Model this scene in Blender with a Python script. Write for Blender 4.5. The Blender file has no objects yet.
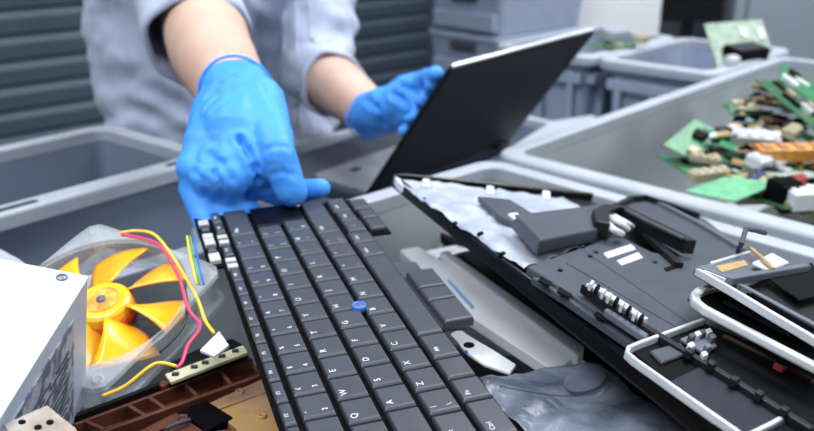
import bpy, math, random
import numpy as np
from mathutils import Vector, Matrix, noise
from mathutils.bvhtree import BVHTree
random.seed(7)
S = bpy.context.scene
COL = S.collection
PI = math.pi
# ------------------------------------------------------------------ camera
FPX = 850.0
PITCH = math.radians(20.3)
CO = Vector((0, 0, 1.2))
CR, CU, CF = Vector((1, 0, 0)), Vector((0, math.sin(PITCH), math.cos(PITCH))), Vector((0, math.cos(PITCH), -math.sin(PITCH)))
cam = bpy.data.cameras.new('camera')
camo = bpy.data.objects.new('camera', cam); COL.objects.link(camo)
camo.location = CO; camo.rotation_euler = (math.radians(90) - PITCH, 0, 0)
cam.sensor_width = 36; cam.lens = 36 * FPX / 814
cam.clip_start = .02
cam.dof.use_dof = True; cam.dof.focus_distance = .41; cam.dof.aperture_fstop = 9.5
S.camera = camo

def ray(x, y): return CR * ((x - 407) / FPX) - CU * ((y - 215.5) / FPX) + CF
def at(x, y, t): return CO + ray(x, y) * t
def onz(x, y, z):
    r = ray(x, y); return CO + r * ((z - CO.z) / r.z)
def onpl(x, y, P, n):
    r = ray(x, y); return CO + r * ((P - CO).dot(n) / r.dot(n))

# ------------------------------------------------------------------ materials
def lin(c):
    return tuple(((v / 255) / 12.92 if v / 255 <= .04045 else ((v / 255 + .055) / 1.055) ** 2.4) for v in c) + (1,)
MATS = {}
def mat(name, c, rough=.5, metal=0, spec=.5, bump=0, bscale=200, var=0, vscale=30, c2=None, alpha=1, coat=0, trans=0, sheen=0, lo=.35, hi=.65):
    m = bpy.data.materials.new(name); m.use_nodes = True
    nt = m.node_tree; b = nt.nodes['Principled BSDF']
    b.inputs['Base Color'].default_value = lin(c)
    b.inputs['Roughness'].default_value = rough; b.inputs['Metallic'].default_value = metal
    b.inputs['Specular IOR Level'].default_value = spec
    b.inputs['Alpha'].default_value = alpha
    b.inputs['Coat Weight'].default_value = coat
    b.inputs['Transmission Weight'].default_value = trans
    b.inputs['Sheen Weight'].default_value = sheen
    tc = nt.nodes.new('ShaderNodeTexCoord')
    if c2 is not None or var:
        n = nt.nodes.new('ShaderNodeTexNoise'); n.inputs['Scale'].default_value = vscale; n.inputs['Detail'].default_value = 4
        nt.links.new(tc.outputs['Object'], n.inputs['Vector'])
        r = nt.nodes.new('ShaderNodeValToRGB'); r.color_ramp.elements[0].position = lo; r.color_ramp.elements[1].position = hi
        r.color_ramp.elements[0].color = lin(c)
        if c2 is None:
            c2 = tuple(max(0, min(255, v * (1 + var))) for v in c)
        r.color_ramp.elements[1].color = lin(c2)
        nt.links.new(n.outputs['Fac'], r.inputs['Fac']); nt.links.new(r.outputs['Color'], b.inputs['Base Color'])
    if bump:
        n = nt.nodes.new('ShaderNodeTexNoise'); n.inputs['Scale'].default_value = bscale; n.inputs['Detail'].default_value = 3
        nt.links.new(tc.outputs['Object'], n.inputs['Vector'])
        bp = nt.nodes.new('ShaderNodeBump'); bp.inputs['Strength'].default_value = bump; bp.inputs['Distance'].default_value = .002
        nt.links.new(n.outputs['Fac'], bp.inputs['Height']); nt.links.new(bp.outputs['Normal'], b.inputs['Normal'])
    MATS[name] = m
    return m

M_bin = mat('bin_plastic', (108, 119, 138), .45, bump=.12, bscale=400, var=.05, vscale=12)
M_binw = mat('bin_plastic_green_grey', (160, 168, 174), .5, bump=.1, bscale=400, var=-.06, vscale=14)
M_rim = mat('bin_rim_plastic', (158, 165, 176), .42, var=.04, vscale=25)
M_crate = mat('crate_plastic', (142, 154, 176), .5, var=.04)
M_slot = mat('slot_dark', (52, 58, 68), .7, var=.1)
M_key = mat('key_plastic', (58, 62, 71), .36, spec=.7, bump=.08, bscale=2500, var=.08, vscale=60)
M_keyD = mat('key_plate', (9, 10, 12), .6, spec=.06, var=.2)
M_leg = mat('legend_white', (205, 210, 218), .5, var=.03)
M_black = mat('black_plastic', (17, 19, 23), .42, spec=.28, bump=.08, bscale=600, var=.15, vscale=40)
M_blackg = mat('black_gloss', (10, 11, 14), .22, spec=.4, var=.2)
M_dgrey = mat('dark_grey_plastic', (60, 66, 76), .45, spec=.35, bump=.1, bscale=900, var=.1, vscale=30)
M_mgrey = mat('mid_grey_plastic', (84, 90, 102), .45, bump=.05, bscale=900, var=.08, vscale=30)
M_silver = mat('silver_metal', (204, 208, 214), .35, .35, bump=.05, bscale=500, var=.06)
M_white = mat('white_plastic', (208, 212, 218), .4, var=-.03)
M_whitepaint = mat('white_painted_steel', (186, 193, 205), .45, var=-.02)
M_psu = mat('grey_painted_steel', (164, 174, 192), .45, bump=.05, var=.05)
M_psuside = mat('label_dark', (150, 158, 174), .5, c2=(84, 92, 110), vscale=160, lo=.45, hi=.55)
M_foil = mat('crumpled_foil', (188, 195, 208), .35, .2, bump=.5, bscale=70, c2=(160, 170, 190), vscale=25)
M_copper = mat('copper_plated', (104, 60, 44), .42, .15, bump=.15, bscale=300, c2=(78, 42, 34), vscale=50)
M_gold = mat('tarnished_copper', (150, 116, 98), .45, .1, bump=.2, bscale=200, c2=(164, 130, 84), vscale=32, lo=.46, hi=.58)
M_beige = mat('beige_board', (204, 202, 176), .5, c2=(176, 178, 140), vscale=90)
M_brk = mat('pale_steel', (176, 170, 164), .45, .2, bump=.1, var=.08, c2=(150, 136, 124), vscale=70)
M_amber = mat('amber_plastic', (250, 192, 44), .2, spec=.7, c2=(244, 168, 26), vscale=40)
M_red = mat('red_plastic', (198, 70, 30), .3, var=.1)
M_lab = mat('hub_label', (226, 178, 66), .4, c2=(190, 120, 40), vscale=200)
M_yel = mat('yellow_wire', (236, 198, 60), .35, var=.04)
M_pink = mat('pink_wire', (226, 62, 110), .35, var=.06)
M_wblk = mat('black_wire', (26, 26, 28), .4, var=.1)
M_wgrn = mat('green_wire', (70, 150, 90), .4, var=.1)
M_wblu = mat('blue_wire', (40, 100, 190), .4, var=.1)
M_ring = mat('blue_ring', (60, 110, 200), .35, var=.05)
M_skin = mat('skin', (206, 174, 158), .5, spec=.35, bump=.1, bscale=350, c2=(198, 162, 145), vscale=18)
M_shirt = mat('shirt_cotton', (168, 178, 202), .85, spec=.2, bump=.25, bscale=1200, var=.05, vscale=20, sheen=.2)
M_trou = mat('dark_trousers', (46, 52, 64), .9, var=.1)
M_hair = mat('dark_hair', (48, 38, 32), .6, var=.2)
M_glove = mat('nitrile_glove', (74, 156, 246), .52, spec=.3, bump=.12, bscale=130, c2=(66, 146, 240), vscale=25)
M_pcb = mat('pcb_green', (52, 132, 84), .4, c2=(34, 100, 62), vscale=120)
M_pcbB = mat('pcb_bright_green', (112, 182, 140), .4, c2=(88, 160, 118), vscale=90)
M_pcbD = mat('pcb_dark_green', (58, 108, 70), .45, c2=(40, 80, 54), vscale=120)
M_pcbP = mat('pcb_pale_green', (172, 188, 172), .45, c2=(136, 160, 142), vscale=80)
M_brown = mat('brown_board', (176, 118, 78), .5, c2=(150, 92, 60), vscale=90)
M_orange = mat('orange_board', (204, 144, 58), .45, c2=(170, 110, 40), vscale=80)
M_blue = mat('blue_board', (76, 86, 140), .45, c2=(50, 58, 104), vscale=90)
M_cream = mat('cream_connector', (172, 164, 138), .45, var=-.06, vscale=60)
M_shut = mat('shutter_slats', (62, 76, 90), .6, var=.06, vscale=8)
M_wall = mat('wall_paint', (128, 136, 146), .8, var=.04, vscale=3)
M_pillar = mat('pillar_paint', (206, 209, 214), .7, var=.03, vscale=5)
M_cab = mat('cabinet_grey', (126, 136, 148), .5, var=.04, vscale=6)
M_floor = mat('floor_concrete', (120, 124, 128), .6, c2=(104, 108, 114), vscale=3)
M_ceil = mat('ceiling_paint', (222, 224, 228), .9, var=.02)
M_table = mat('table_top', (150, 156, 164), .5, var=.05)
M_steel = mat('steel_leg', (120, 126, 134), .4, .6, var=.05)
M_tray = mat('tray_grey', (122, 126, 133), .5, var=.08, vscale=60)
M_lid = mat('matte_black_lid', (16, 19, 22), .5, spec=.2, bump=.03, bscale=900, var=.1)
M_mgrey2 = mat('satin_grey', (200, 204, 212), .4, .1, var=.05)
M_lblue = mat('pale_blue_sticker', (104, 140, 184), .5, var=.05)
M_dblue = mat('blue_black_plastic', (22, 27, 40), .4, spec=.3, var=.1)
M_clip = mat('scissor_clip_white', (168, 170, 170), .5, var=.08)
M_cap = mat('aluminium_grey', (164, 166, 170), .4, .3, var=.06)
M_copper2 = mat('dark_brown_film', (62, 44, 38), .5, var=.1)
M_pad = mat('matte_black_pad', (8, 8, 9), .9, spec=.05, var=.1)
M_lip = mat('lips', (186, 124, 112), .5, var=.05)
M_red2 = mat('red_mark', (168, 62, 60), .5, var=.05)
M_blue2 = mat('blue_mark', (48, 62, 128), .5, var=.05)
M_copst = mat('copper_sticker', (176, 148, 104), .4, .2, var=.1, vscale=150)

def mat_clear():
    m = bpy.data.materials.new('clear_plastic'); m.use_nodes = True; nt = m.node_tree; nt.nodes.clear()
    o = nt.nodes.new('ShaderNodeOutputMaterial'); mx = nt.nodes.new('ShaderNodeMixShader')
    tr = nt.nodes.new('ShaderNodeBsdfTransparent'); tr.inputs[0].default_value = (.93, .95, .97, 1)
    p = nt.nodes.new('ShaderNodeBsdfPrincipled'); p.inputs['Base Color'].default_value = lin((214, 219, 226)); p.inputs['Roughness'].default_value = .12
    n = nt.nodes.new('ShaderNodeTexNoise'); n.inputs['Scale'].default_value = 60
    tc = nt.nodes.new('ShaderNodeTexCoord'); nt.links.new(tc.outputs['Object'], n.inputs['Vector'])
    mr = nt.nodes.new('ShaderNodeMapRange'); mr.inputs['To Min'].default_value = .16; mr.inputs['To Max'].default_value = .42
    nt.links.new(n.outputs['Fac'], mr.inputs['Value']); nt.links.new(mr.outputs['Result'], mx.inputs['Fac'])
    nt.links.new(tr.outputs[0], mx.inputs[1]); nt.links.new(p.outputs[0], mx.inputs[2]); nt.links.new(mx.outputs[0], o.inputs[0])
    return m
M_clear = mat_clear()
def mat_film():
    m = bpy.data.materials.new('plastic_film'); m.use_nodes = True; nt = m.node_tree; nt.nodes.clear()
    o = nt.nodes.new('ShaderNodeOutputMaterial'); mx = nt.nodes.new('ShaderNodeMixShader')
    tr = nt.nodes.new('ShaderNodeBsdfTransparent'); tr.inputs[0].default_value = (.8, .84, .9, 1)
    p = nt.nodes.new('ShaderNodeBsdfPrincipled'); p.inputs['Roughness'].default_value = .25
    n = nt.nodes.new('ShaderNodeTexNoise'); n.inputs['Scale'].default_value = 38; n.inputs['Detail'].default_value = 6; n.inputs['Distortion'].default_value = 1.2
    tc = nt.nodes.new('ShaderNodeTexCoord'); nt.links.new(tc.outputs['Object'], n.inputs['Vector'])
    bp = nt.nodes.new('ShaderNodeBump'); bp.inputs['Strength'].default_value = .7; bp.inputs['Distance'].default_value = .004
    nt.links.new(n.outputs['Fac'], bp.inputs['Height']); nt.links.new(bp.outputs['Normal'], p.inputs['Normal'])
    mx.inputs['Fac'].default_value = .78
    n2 = nt.nodes.new('ShaderNodeTexNoise'); n2.inputs['Scale'].default_value = 16; n2.inputs['Detail'].default_value = 5; n2.inputs['Distortion'].default_value = .5
    mp = nt.nodes.new('ShaderNodeMapping'); mp.inputs['Rotation'].default_value = (0, 0, .6); mp.inputs['Scale'].default_value = (1, 1.7, 1)
    nt.links.new(tc.outputs['Object'], mp.inputs['Vector']); nt.links.new(mp.outputs['Vector'], n2.inputs['Vector'])
    cr_ = nt.nodes.new('ShaderNodeValToRGB'); cr_.color_ramp.elements[0].position = .35; cr_.color_ramp.elements[1].position = .72
    cr_.color_ramp.elements[0].color = lin((62, 70, 84)); cr_.color_ramp.elements[1].color = lin((150, 160, 178))
    nt.links.new(n2.outputs['Fac'], cr_.inputs['Fac']); nt.links.new(cr_.outputs['Color'], p.inputs['Base Color'])
    nt.links.new(tr.outputs[0], mx.inputs[1]); nt.links.new(p.outputs[0], mx.inputs[2]); nt.links.new(mx.outputs[0], o.inputs[0])
    return m
M_film = mat_film()
def mat_mesh():
    m = mat('mesh_patch', (70, 78, 92), .5)
    nt = m.node_tree; b = nt.nodes['Principled BSDF']
    v = nt.nodes.new('ShaderNodeTexVoronoi'); v.inputs['Scale'].default_value = 700; v.inputs['Randomness'].default_value = 0
    tc = nt.nodes.new('ShaderNodeTexCoord'); nt.links.new(tc.outputs['Object'], v.inputs['Vector'])
    r = nt.nodes.new('ShaderNodeValToRGB'); r.color_ramp.elements[0].color = lin((40, 46, 56)); r.color_ramp.elements[1].color = lin((110, 120, 138))
    r.color_ramp.elements[0].position = .3; r.color_ramp.elements[1].position = .45
    nt.links.new(v.outputs['Distance'], r.inputs['Fac']); nt.links.new(r.outputs['Color'], b.inputs['Base Color'])
    return m
M_mesh = mat_mesh(); M_mesh.node_tree.nodes['Principled BSDF'].inputs['Alpha'].default_value = .5

# ------------------------------------------------------------------ mesh helpers
class MB:
    def __init__(s): s.v = []; s.f = []
    def add(s, vs, fs):
        o = len(s.v); s.v += [Vector(p) for p in vs]; s.f += [tuple(i + o for i in f) for f in fs]; return s
    def box(s, lo, hi, M=None):
        p = [Vector((x, y, z)) for z in (lo[2], hi[2]) for x, y in ((lo[0], lo[1]), (hi[0], lo[1]), (hi[0], hi[1]), (lo[0], hi[1]))]
        if M: p = [M @ q for q in p]
        return s.add(p, [(3, 2, 1, 0), (4, 5, 6, 7), (0, 1, 5, 4), (1, 2, 6, 5), (2, 3, 7, 6), (3, 0, 4, 7)])
    def rings(s, rs, cap0=True, cap1=True, closed=False):
        n = len(rs[0]); vs = [p for r in rs for p in r]; fs = []
        k = len(rs)
        for i in range(k if closed else k - 1):
            a, b = i * n, ((i + 1) % k) * n
            for j in range(n):
                fs.append((a + j, a + (j + 1) % n, b + (j + 1) % n, b + j))
        if not closed:
            if cap0: fs.append(tuple(reversed(range(n))))
            if cap1: fs.append(tuple(range((k - 1) * n, k * n)))
        return s.add(vs, fs)
    def prism(s, poly, down):
        down = Vector(down)
        n = Vector((0, 0, 0))
        for i in range(len(poly)): n += Vector(poly[i]).cross(Vector(poly[(i + 1) % len(poly)]))
        if n.dot(down) > 0: poly = list(reversed(poly))
        top = [Vector(p) for p in poly]
        return s.rings([[p + down for p in top], top])
    def tube(s, pts, r, n=8, rr=None):
        pts = [Vector(p) for p in pts]; rs = []
        up = None
        for i, p in enumerate(pts):
            d = (pts[min(i + 1, len(pts) - 1)] - pts[max(i - 1, 0)]).normalized()
            if up is None:
                up = Vector((0, 0, 1)) if abs(d.z) < .9 else Vector((1, 0, 0))
            x = d.cross(up).normalized(); up = x.cross(d).normalized()
            q = rr[i] if rr else r
            rs.append([p + x * (math.cos(2 * PI * j / n) * q) + up * (math.sin(2 * PI * j / n) * q) for j in range(n)])
        return s.rings(rs)
    def lathe(s, prof, M, n=24, closed=False):
        rs = [[M @ Vector((r * math.cos(2 * PI * j / n), r * math.sin(2 * PI * j / n), z)) for j in range(n)] for r, z in prof]
        return s.rings(rs, closed=closed)
    def cone(s, p0, r0, p1, r1, n=14):
        p0, p1 = Vector(p0), Vector(p1); d = p1 - p0
        if d.length < 1e-6: d = Vector((0, 0, 1e-4)); p1 = p0 + d
        q = d.normalized().to_track_quat('Z', 'Y').to_matrix(); rs = []
        L = d.length
        for k in range(1, 5):
            a = -PI / 2 + k * PI / 8; rs.append((r0 * math.cos(a), r0 * math.sin(a)))
        for k in range(0, 4):
            a = k * PI / 8; rs.append((r1 * math.cos(a), L + r1 * math.sin(a)))
        R = [[p0 + q @ Vector((r * math.cos(2 * PI * j / n), r * math.sin(2 * PI * j / n), z)) for j in range(n)] for r, z in rs]
        return s.rings(R)
    def grid(s, rows):
        n = len(rows[0]); vs = [p for r in rows for p in r]
        fs = [(i * n + j, i * n + j + 1, (i + 1) * n + j + 1, (i + 1) * n + j) for i in range(len(rows) - 1) for j in range(n - 1)]
        return s.add(vs, fs)
    def build(s, name, m, parent=None, bevel=0, smooth=False, solid=0, seg=2):
        me = bpy.data.meshes.new(name)
        base = parent.matrix_world_custom if False else None
        inv = None
        if parent is not None:
            inv = Matrix.Translation(-world_loc(parent))
            me.from_pydata([inv @ p for p in s.v], [], s.f)
        else:
            c = sum(s.v, Vector()) / len(s.v); c.z = min(p.z for p in s.v)
            me.from_pydata([p - c for p in s.v], [], s.f)
        me.update()
        o = bpy.data.objects.new(name, me); COL.objects.link(o); me.materials.append(m)
        if parent is not None: o.parent = parent
        else: o.location = c
        if smooth:
            for p in me.polygons: p.use_smooth = True
        if solid:
            md = o.modifiers.new('solid', 'SOLIDIFY'); md.thickness = solid; md.offset = 0
        if bevel:
            md = o.modifiers.new('bevel', 'BEVEL'); md.width = bevel; md.segments = seg; md.limit_method = 'ANGLE'; md.angle_limit = math.radians(40)
        return o
def world_loc(o):
    p = Vector(o.location)
    while o.parent: o = o.parent; p += Vector(o.location)
    return p
def thing(name, label, cat, loc, group=None):
    o = bpy.data.objects.new(name, None); COL.objects.link(o); o.location = loc; o.empty_display_size = .02
    o['label'] = label; o['category'] = cat
    if group: o['group'] = group
    return o
def tag(o, label, cat, group=None):
    o['label'] = label; o['category'] = cat
    if group: o['group'] = group
    return o
def struct(o): o['kind'] = 'structure'; return o
def smoothpath(pts, n=8):
    pts = [Vector(p) for p in pts]; out = []
    for i in range(len(pts) - 1):
        a = pts[max(i - 1, 0)]; b = pts[i]; c = pts[i + 1]; d = pts[min(i + 2, len(pts) - 1)]
        for k in range(n):
            t = k / n
            out.append(.5 * ((2 * b) + (c - a) * t + (2 * a - 5 * b + 4 * c - d) * t * t + (3 * b - a - 3 * c + d) * t ** 3))
    out.append(pts[-1]); return out
def evalmesh(mb, mods, name):
    me = bpy.data.meshes.new(name); me.from_pydata(mb.v, [], mb.f); me.update()
    o = bpy.data.objects.new('tmp', me); COL.objects.link(o)
    for f in mods: f(o)
    dg = bpy.context.evaluated_depsgraph_get(); dg.update()
    me2 = bpy.data.meshes.new_from_object(o.evaluated_get(dg), depsgraph=dg)
    bpy.data.objects.remove(o); bpy.data.meshes.remove(me)
    me2.name = name
    return me2
def blob(name, cones, m, parent, voxel=.006, smooth=6, disp=None):
    mb = MB()
    for c in cones: mb.cone(*c)
    def f(o):
        r = o.modifiers.new('r', 'REMESH'); r.mode = 'VOXEL'; r.voxel_size = voxel
        k = o.modifiers.new('s', 'SMOOTH'); k.factor = .5; k.iterations = smooth
    me = evalmesh(mb, [f], name)
    if disp:
        ns = [v.normal.copy() for v in me.vertices]
        for v, nn in zip(me.vertices, ns): v.co = v.co + nn * disp(v.co)
    L = world_loc(parent)
    bv = BVHTree.FromPolygons([v.co.copy() for v in me.vertices], [tuple(p.vertices) for p in me.polygons])
    for v in me.vertices: v.co -= L
    for p in me.polygons: p.use_smooth = True
    me.update()
    o = bpy.data.objects.new(name, me); COL.objects.link(o); o.parent = parent; me.materials.clear(); me.materials.append(m)
    return o, bv

# ------------------------------------------------------------------ frame of the workplace
K = Vector((.085, .834, .955))
A = Vector((.73, .68, 0)).normalized(); B = Vector((-.68, .73, 0)).normalized(); Z = Vector((0, 0, 1))
def AB(a, b, z): return Vector((K.x, K.y, 0)) + A * a + B * b + Z * z
TZ = .75

# ------------------------------------------------------------------ setting
def plane_box(name, a0, a1, b0, b1, z0, z1, m):
    mb = MB(); M = Matrix(((A.x, B.x, 0, K.x), (A.y, B.y, 0, K.y), (0, 0, 1, 0), (0, 0, 0, 1)))
    mb.box((a0, b0, z0), (a1, b1, z1), M); return mb.build(name, m)
WB = 1.85
struct(plane_box('floor', -4, 6, -4, WB + .1, -.1, 0, M_floor))
struct(plane_box('ceiling', -4, 6, -4, WB + .1, 2.9, 3.0, M_ceil))
struct(plane_box('wall_back', -4, 6, WB, WB + .1, 0, 2.9, M_wall))
# roller shutter: slatted profile
prof = []
pz = .066
n = int(2.7 / pz)
mb = MB()
a0, a1 = -2.6, 1.72
ring0, ring1 = [], []
for i in range(n):
    z = .01 + i * pz
    for dz, db in ((.0, .0), (.006, -.012), (.045, -.020), (.058, -.012), (.064, .0)):
        ring0.append(AB(a0, WB - .03 + db, z + dz)); ring1.append(AB(a1, WB - .03 + db, z + dz))
mb.grid([ring0, ring1])
sh = mb.build('door_1', M_shut); struct(sh)
mb = MB()
Mab = Matrix(((A.x, B.x, 0, K.x), (A.y, B.y, 0, K.y), (0, 0, 1, 0), (0, 0, 0, 1)))
for a in (a0, a1): mb.box((a - .05, WB - .07, 0), (a + .05, WB - .001, 2.75), Mab)
struct(mb.build('trim_1', M_shut, bevel=.004))

# ------------------------------------------------------------------ bins
def rrect(c, u, v, lu, lv, off, r, z, seg=5):
    out = []
    for cx, cy, a0 in ((lu, lv, 0), (0, lv, 90), (0, 0, 180), (lu, 0, 270)):
        sx = 1 if cx else -1; sy = 1 if cy else -1
        px, py = cx + sx * off - sx * r, cy + sy * off - sy * r
        for k in range(seg + 1):
            a = math.radians(a0 + 90 * k / seg)
            p = Vector((c.x, c.y, 0)) + u * (px + r * math.cos(a)) + v * (py + r * math.sin(a))
            p.z = z; out.append(p)
    return out
def make_bin(name, label, cat, c, u, v, lu, lv, z0, z1, mbody=None, mrim=None, slots=(), ribs=0, flange=.012, group=None):
    u = u.normalized(); v = v.normalized()
    if u.cross(v).z < 0:
        u, v, lu, lv = v, u, lv, lu
        slots = [(b, a, not w) for a, b, w in slots]
    ctr = Vector((c.x, c.y, 0)) + u * lu / 2 + v * lv / 2; ctr.z = z0
    t = thing(name, label, cat, ctr, group)
    mb = MB(); R = lambda off, z, r=.02: rrect(c, u, v, lu, lv, off, r, z)
    mb.rings([R(-.016, z0), R(-.003, z1 - .004), R(-.008, z1 - .004, .016), R(-.021, z0 + .006, .016)], cap0=True, cap1=True)
    mb.build('bin_body', mbody or M_bin, t, smooth=False)
    mb = MB()
    mb.rings([R(-.009, z1 - .014, .016), R(-.009, z1, .016), R(flange - .003, z1, .024), R(flange, z1 - .003, .026), R(flange, z1 - .016, .026), R(flange - .004, z1 - .016, .024), R(-.002, z1 - .014, .018)], closed=True)
    mb.build('bin_rim', mrim or M_rim, t, bevel=.0015)
    for su, sv, alongu in slots:
        mb = MB(); w, h = (.02, .004) if alongu else (.004, .02)
        q = Vector((c.x, c.y, z1)) + u * su + v * sv
        M = Matrix(((u.x, v.x, 0, q.x), (u.y, v.y, 0, q.y), (0, 0, 1, q.z), (0, 0, 0, 1)))
        mb.box((-w, -h, -.002), (w, h, .0008), M); mb.build('rim_slot', M_slot, t, bevel=.0006)
    if ribs:
        for side in range(2):
            L = lv if side == 0 else lu
            for i in range(ribs):
                f = (i + .5) / ribs * L
                w = .006
                q = Vector((c.x, c.y, 0)) + (v * f if side == 0 else u * f)
                d = -u if side == 0 else -v; e = v if side == 0 else u
                M = Matrix(((d.x, e.x, 0, q.x), (d.y, e.y, 0, q.y), (0, 0, 1, 0), (0, 0, 0, 1)))
                mb = MB(); mb.box((-.012, -w, z0 + .01), (.006, w, z1 - .03), M); mb.build('rib', mbody or M_bin, t, bevel=.002)
            q = Vector((c.x, c.y, 0)); d = -u if side == 0 else -v; e = v if side == 0 else u
            M = Matrix(((d.x, e.x, 0, q.x), (d.y, e.y, 0, q.y), (0, 0, 1, 0), (0, 0, 0, 1)))
            mb = MB(); mb.box((-.012, .01, z1 - .05), (.007, L - .01, z1 - .032), M); mb.build('rib', mbody or M_bin, t, bevel=.002)
    return t
ZR = .955
make_bin('storage_bin', 'large grey plastic bin in the foreground heaped with keyboard, fan and laptop scrap', 'bin',
         AB(-.012, -.012, 0), -A, -B, .76, .62, TZ, ZR, M_binw, M_rim)
make_bin('storage_bin', 'grey bin on the right half full of green circuit boards', 'bin',
         onz(506, 152, ZR), Vector((.676, .737, 0)), Vector((.705, -.709, 0)), .775, .6, TZ, ZR, M_binw, M_rim)
lu_, lv_ = Vector((-.63, -.77, 0)), Vector((-.77, .63, 0))
lc = onz(205, 154, ZR)
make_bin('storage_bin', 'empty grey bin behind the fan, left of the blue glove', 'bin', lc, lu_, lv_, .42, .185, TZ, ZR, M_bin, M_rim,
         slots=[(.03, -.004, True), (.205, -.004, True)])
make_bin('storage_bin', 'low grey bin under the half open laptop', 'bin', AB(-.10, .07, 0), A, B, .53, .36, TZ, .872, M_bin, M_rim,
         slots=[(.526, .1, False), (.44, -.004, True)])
rc = onz(724, 74, ZR) + B * .02
A2 = Vector((.676, .737, 0)); B2 = Vector((-.737, .676, 0))
make_bin('storage_bin', 'small ribbed grey bin with a green circuit board, behind the circuit board bin', 'bin', rc, A2, B2, .30, .185, TZ, ZR, M_crate, M_rim, ribs=3)
rc2 = rc + B2 * .215
make_bin('storage_bin', 'small ribbed grey bin with white scrap, partly behind the laptop lid', 'bin', rc2, A2, B2, .30, .185, TZ, ZR, M_crate, M_rim, ribs=3)

# table
t = thing('work_table', 'grey work table carrying all the bins', 'table', AB(.05, -.1, 0))
mb = MB(); mb.box((-1.0, -.75, TZ - .03), (1.15, .52, TZ), Mab); mb.build('table_top', M_table, t, bevel=.003)
for a in (-.95, 1.1):
    for b in (-.7, .47):
        mb = MB(); mb.box((a - .025, b - .025, 0), (a + .025, b + .025, TZ - .03), Mab); mb.build('leg', M_steel, t, bevel=.003)

# crates in the rear
cc = at(503, 10, 2.35)
mb = MB()
cor = Vector((cc.x, cc.y, 0))
tp = thing('pedestal', 'low grey pedestal under the stack of crates', 'pedestal', cor + A * .2 + B * .16)
top0 = .555
Mc = Matrix(((A.x, B.x, 0, cor.x), (A.y, B.y, 0, cor.y), (0, 0, 1, 0), (0, 0, 0, 1)))
MB().box((.0, .0, top0 - .03), (.4, .3, top0), Mc).build('top', M_cab, tp, bevel=.003)
for a in (.02, .38):
    for b in (.02, .28):
        MB().box((a - .015, b - .015, 0), (a + .015, b + .015, top0 - .03), Mc).build('leg', M_steel, tp, bevel=.002)
labs = ['lowest pale grey stacking crate in the rear stack, behind the laptop lid', 'pale grey stacking crate in the middle of the rear stack', 'topmost pale grey stacking crate in the rear stack']
hc = .142
for i in range(3):
    z0 = top0 + i * hc
    t = make_bin('stacking_crate', labs[i], 'crate', cor, A, B, .40, .30, z0, z0 + hc - .001, M_crate, M_crate, flange=.004, group='crates stacked in the rear')
    mb = MB(); mb.box((-.006, .1, hc - .05 + z0), (.004, .2, hc - .026 + z0), Mc); mb.build('handle_slot', M_slot, t, bevel=.004)
    mb = MB(); mb.box((-.004, .03, z0 + .012), (.012, .27, z0 + .06), Mc); mb.build('panel', M_crate, t, bevel=.003)

# pillar, monitor, cabinet behind
p0 = at(572, 60, 2.75); p1 = at(656, 60, 2.75)
mb = MB(); mb.prism([Vector((p0.x, p0.y, 2.9)), Vector((p1.x, p1.y, 2.9)), Vector((p1.x + .05, p1.y + .2, 2.9)), Vector((p0.x + .05, p0.y + .2, 2.9))], (0, 0, -2.9))
struct(mb.build('trim_2', M_pillar, bevel=.006))
q0, q1 = at(640, 50, 2.6), at(724, 50, 2.6)
t = thing('rear_desk', 'grey rear desk holding the black monitor', 'desk', Vector((q0.x + .15, q0.y + .35, 0)))
MB().box((q0.x, q0.y + .2, .68), (q0.x + .25, q0.y + .7, .72)).build('desk_top', M_cab, t, bevel=.004)
for dx in (.03, .22):
    for dy in (.23, .67):
        MB().box((q0.x + dx - .02, q0.y + dy - .02, 0), (q0.x + dx + .02, q0.y + dy + .02, .68)).build('leg', M_steel, t)
s0, s1 = at(660, 24, 3.0), at(722, 17, 3.0)
t = thing('monitor', 'black monitor at the top edge, right of the pale pillar', 'monitor', Vector(((s0.x + s1.x) / 2, s0.y + .06, .72)))
MB().box((s0.x, s0.y, .80), (s1.x, s0.y + .03, 1.08)).build('bezel', M_black, t, bevel=.004)
MB().box((s0.x + .008, s0.y - .002, .81), (s1.x - .008, s0.y + .001, 1.07)).build('screen', M_blackg, t)
mx = (s0.x + s1.x) / 2
MB().box((mx - .02, s0.y + .03, .73), (mx + .02, s0.y + .05, .95)).build('stand', M_black, t)
MB().box((mx - .08, s0.y - .03, .72), (mx + .08, s0.y + .1, .732)).build('base', M_black, t, bevel=.003)
g0, g1 = at(731, 40, 2.98), at(760, 40, 2.98)
t = thing('cabinet', 'tall grey steel cabinet at the right rear', 'cabinet', Vector((g1.x + .3, g0.y + .25, 0)))
MB().box((g0.x, g0.y, 0), (g0.x + 1.1, g0.y + .45, 1.9)).build('body', M_cab, t, bevel=.006)
MB().box((g0.x + .04, g0.y - .018, .06), (g0.x + .5, g0.y - .001, 1.1)).build('door', M_cab, t, bevel=.004)
MB().box((g0.x + .51, g0.y - .018, .06), (g0.x + 1.06, g0.y - .001, 1.1)).build('door', M_cab, t, bevel=.004)

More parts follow.
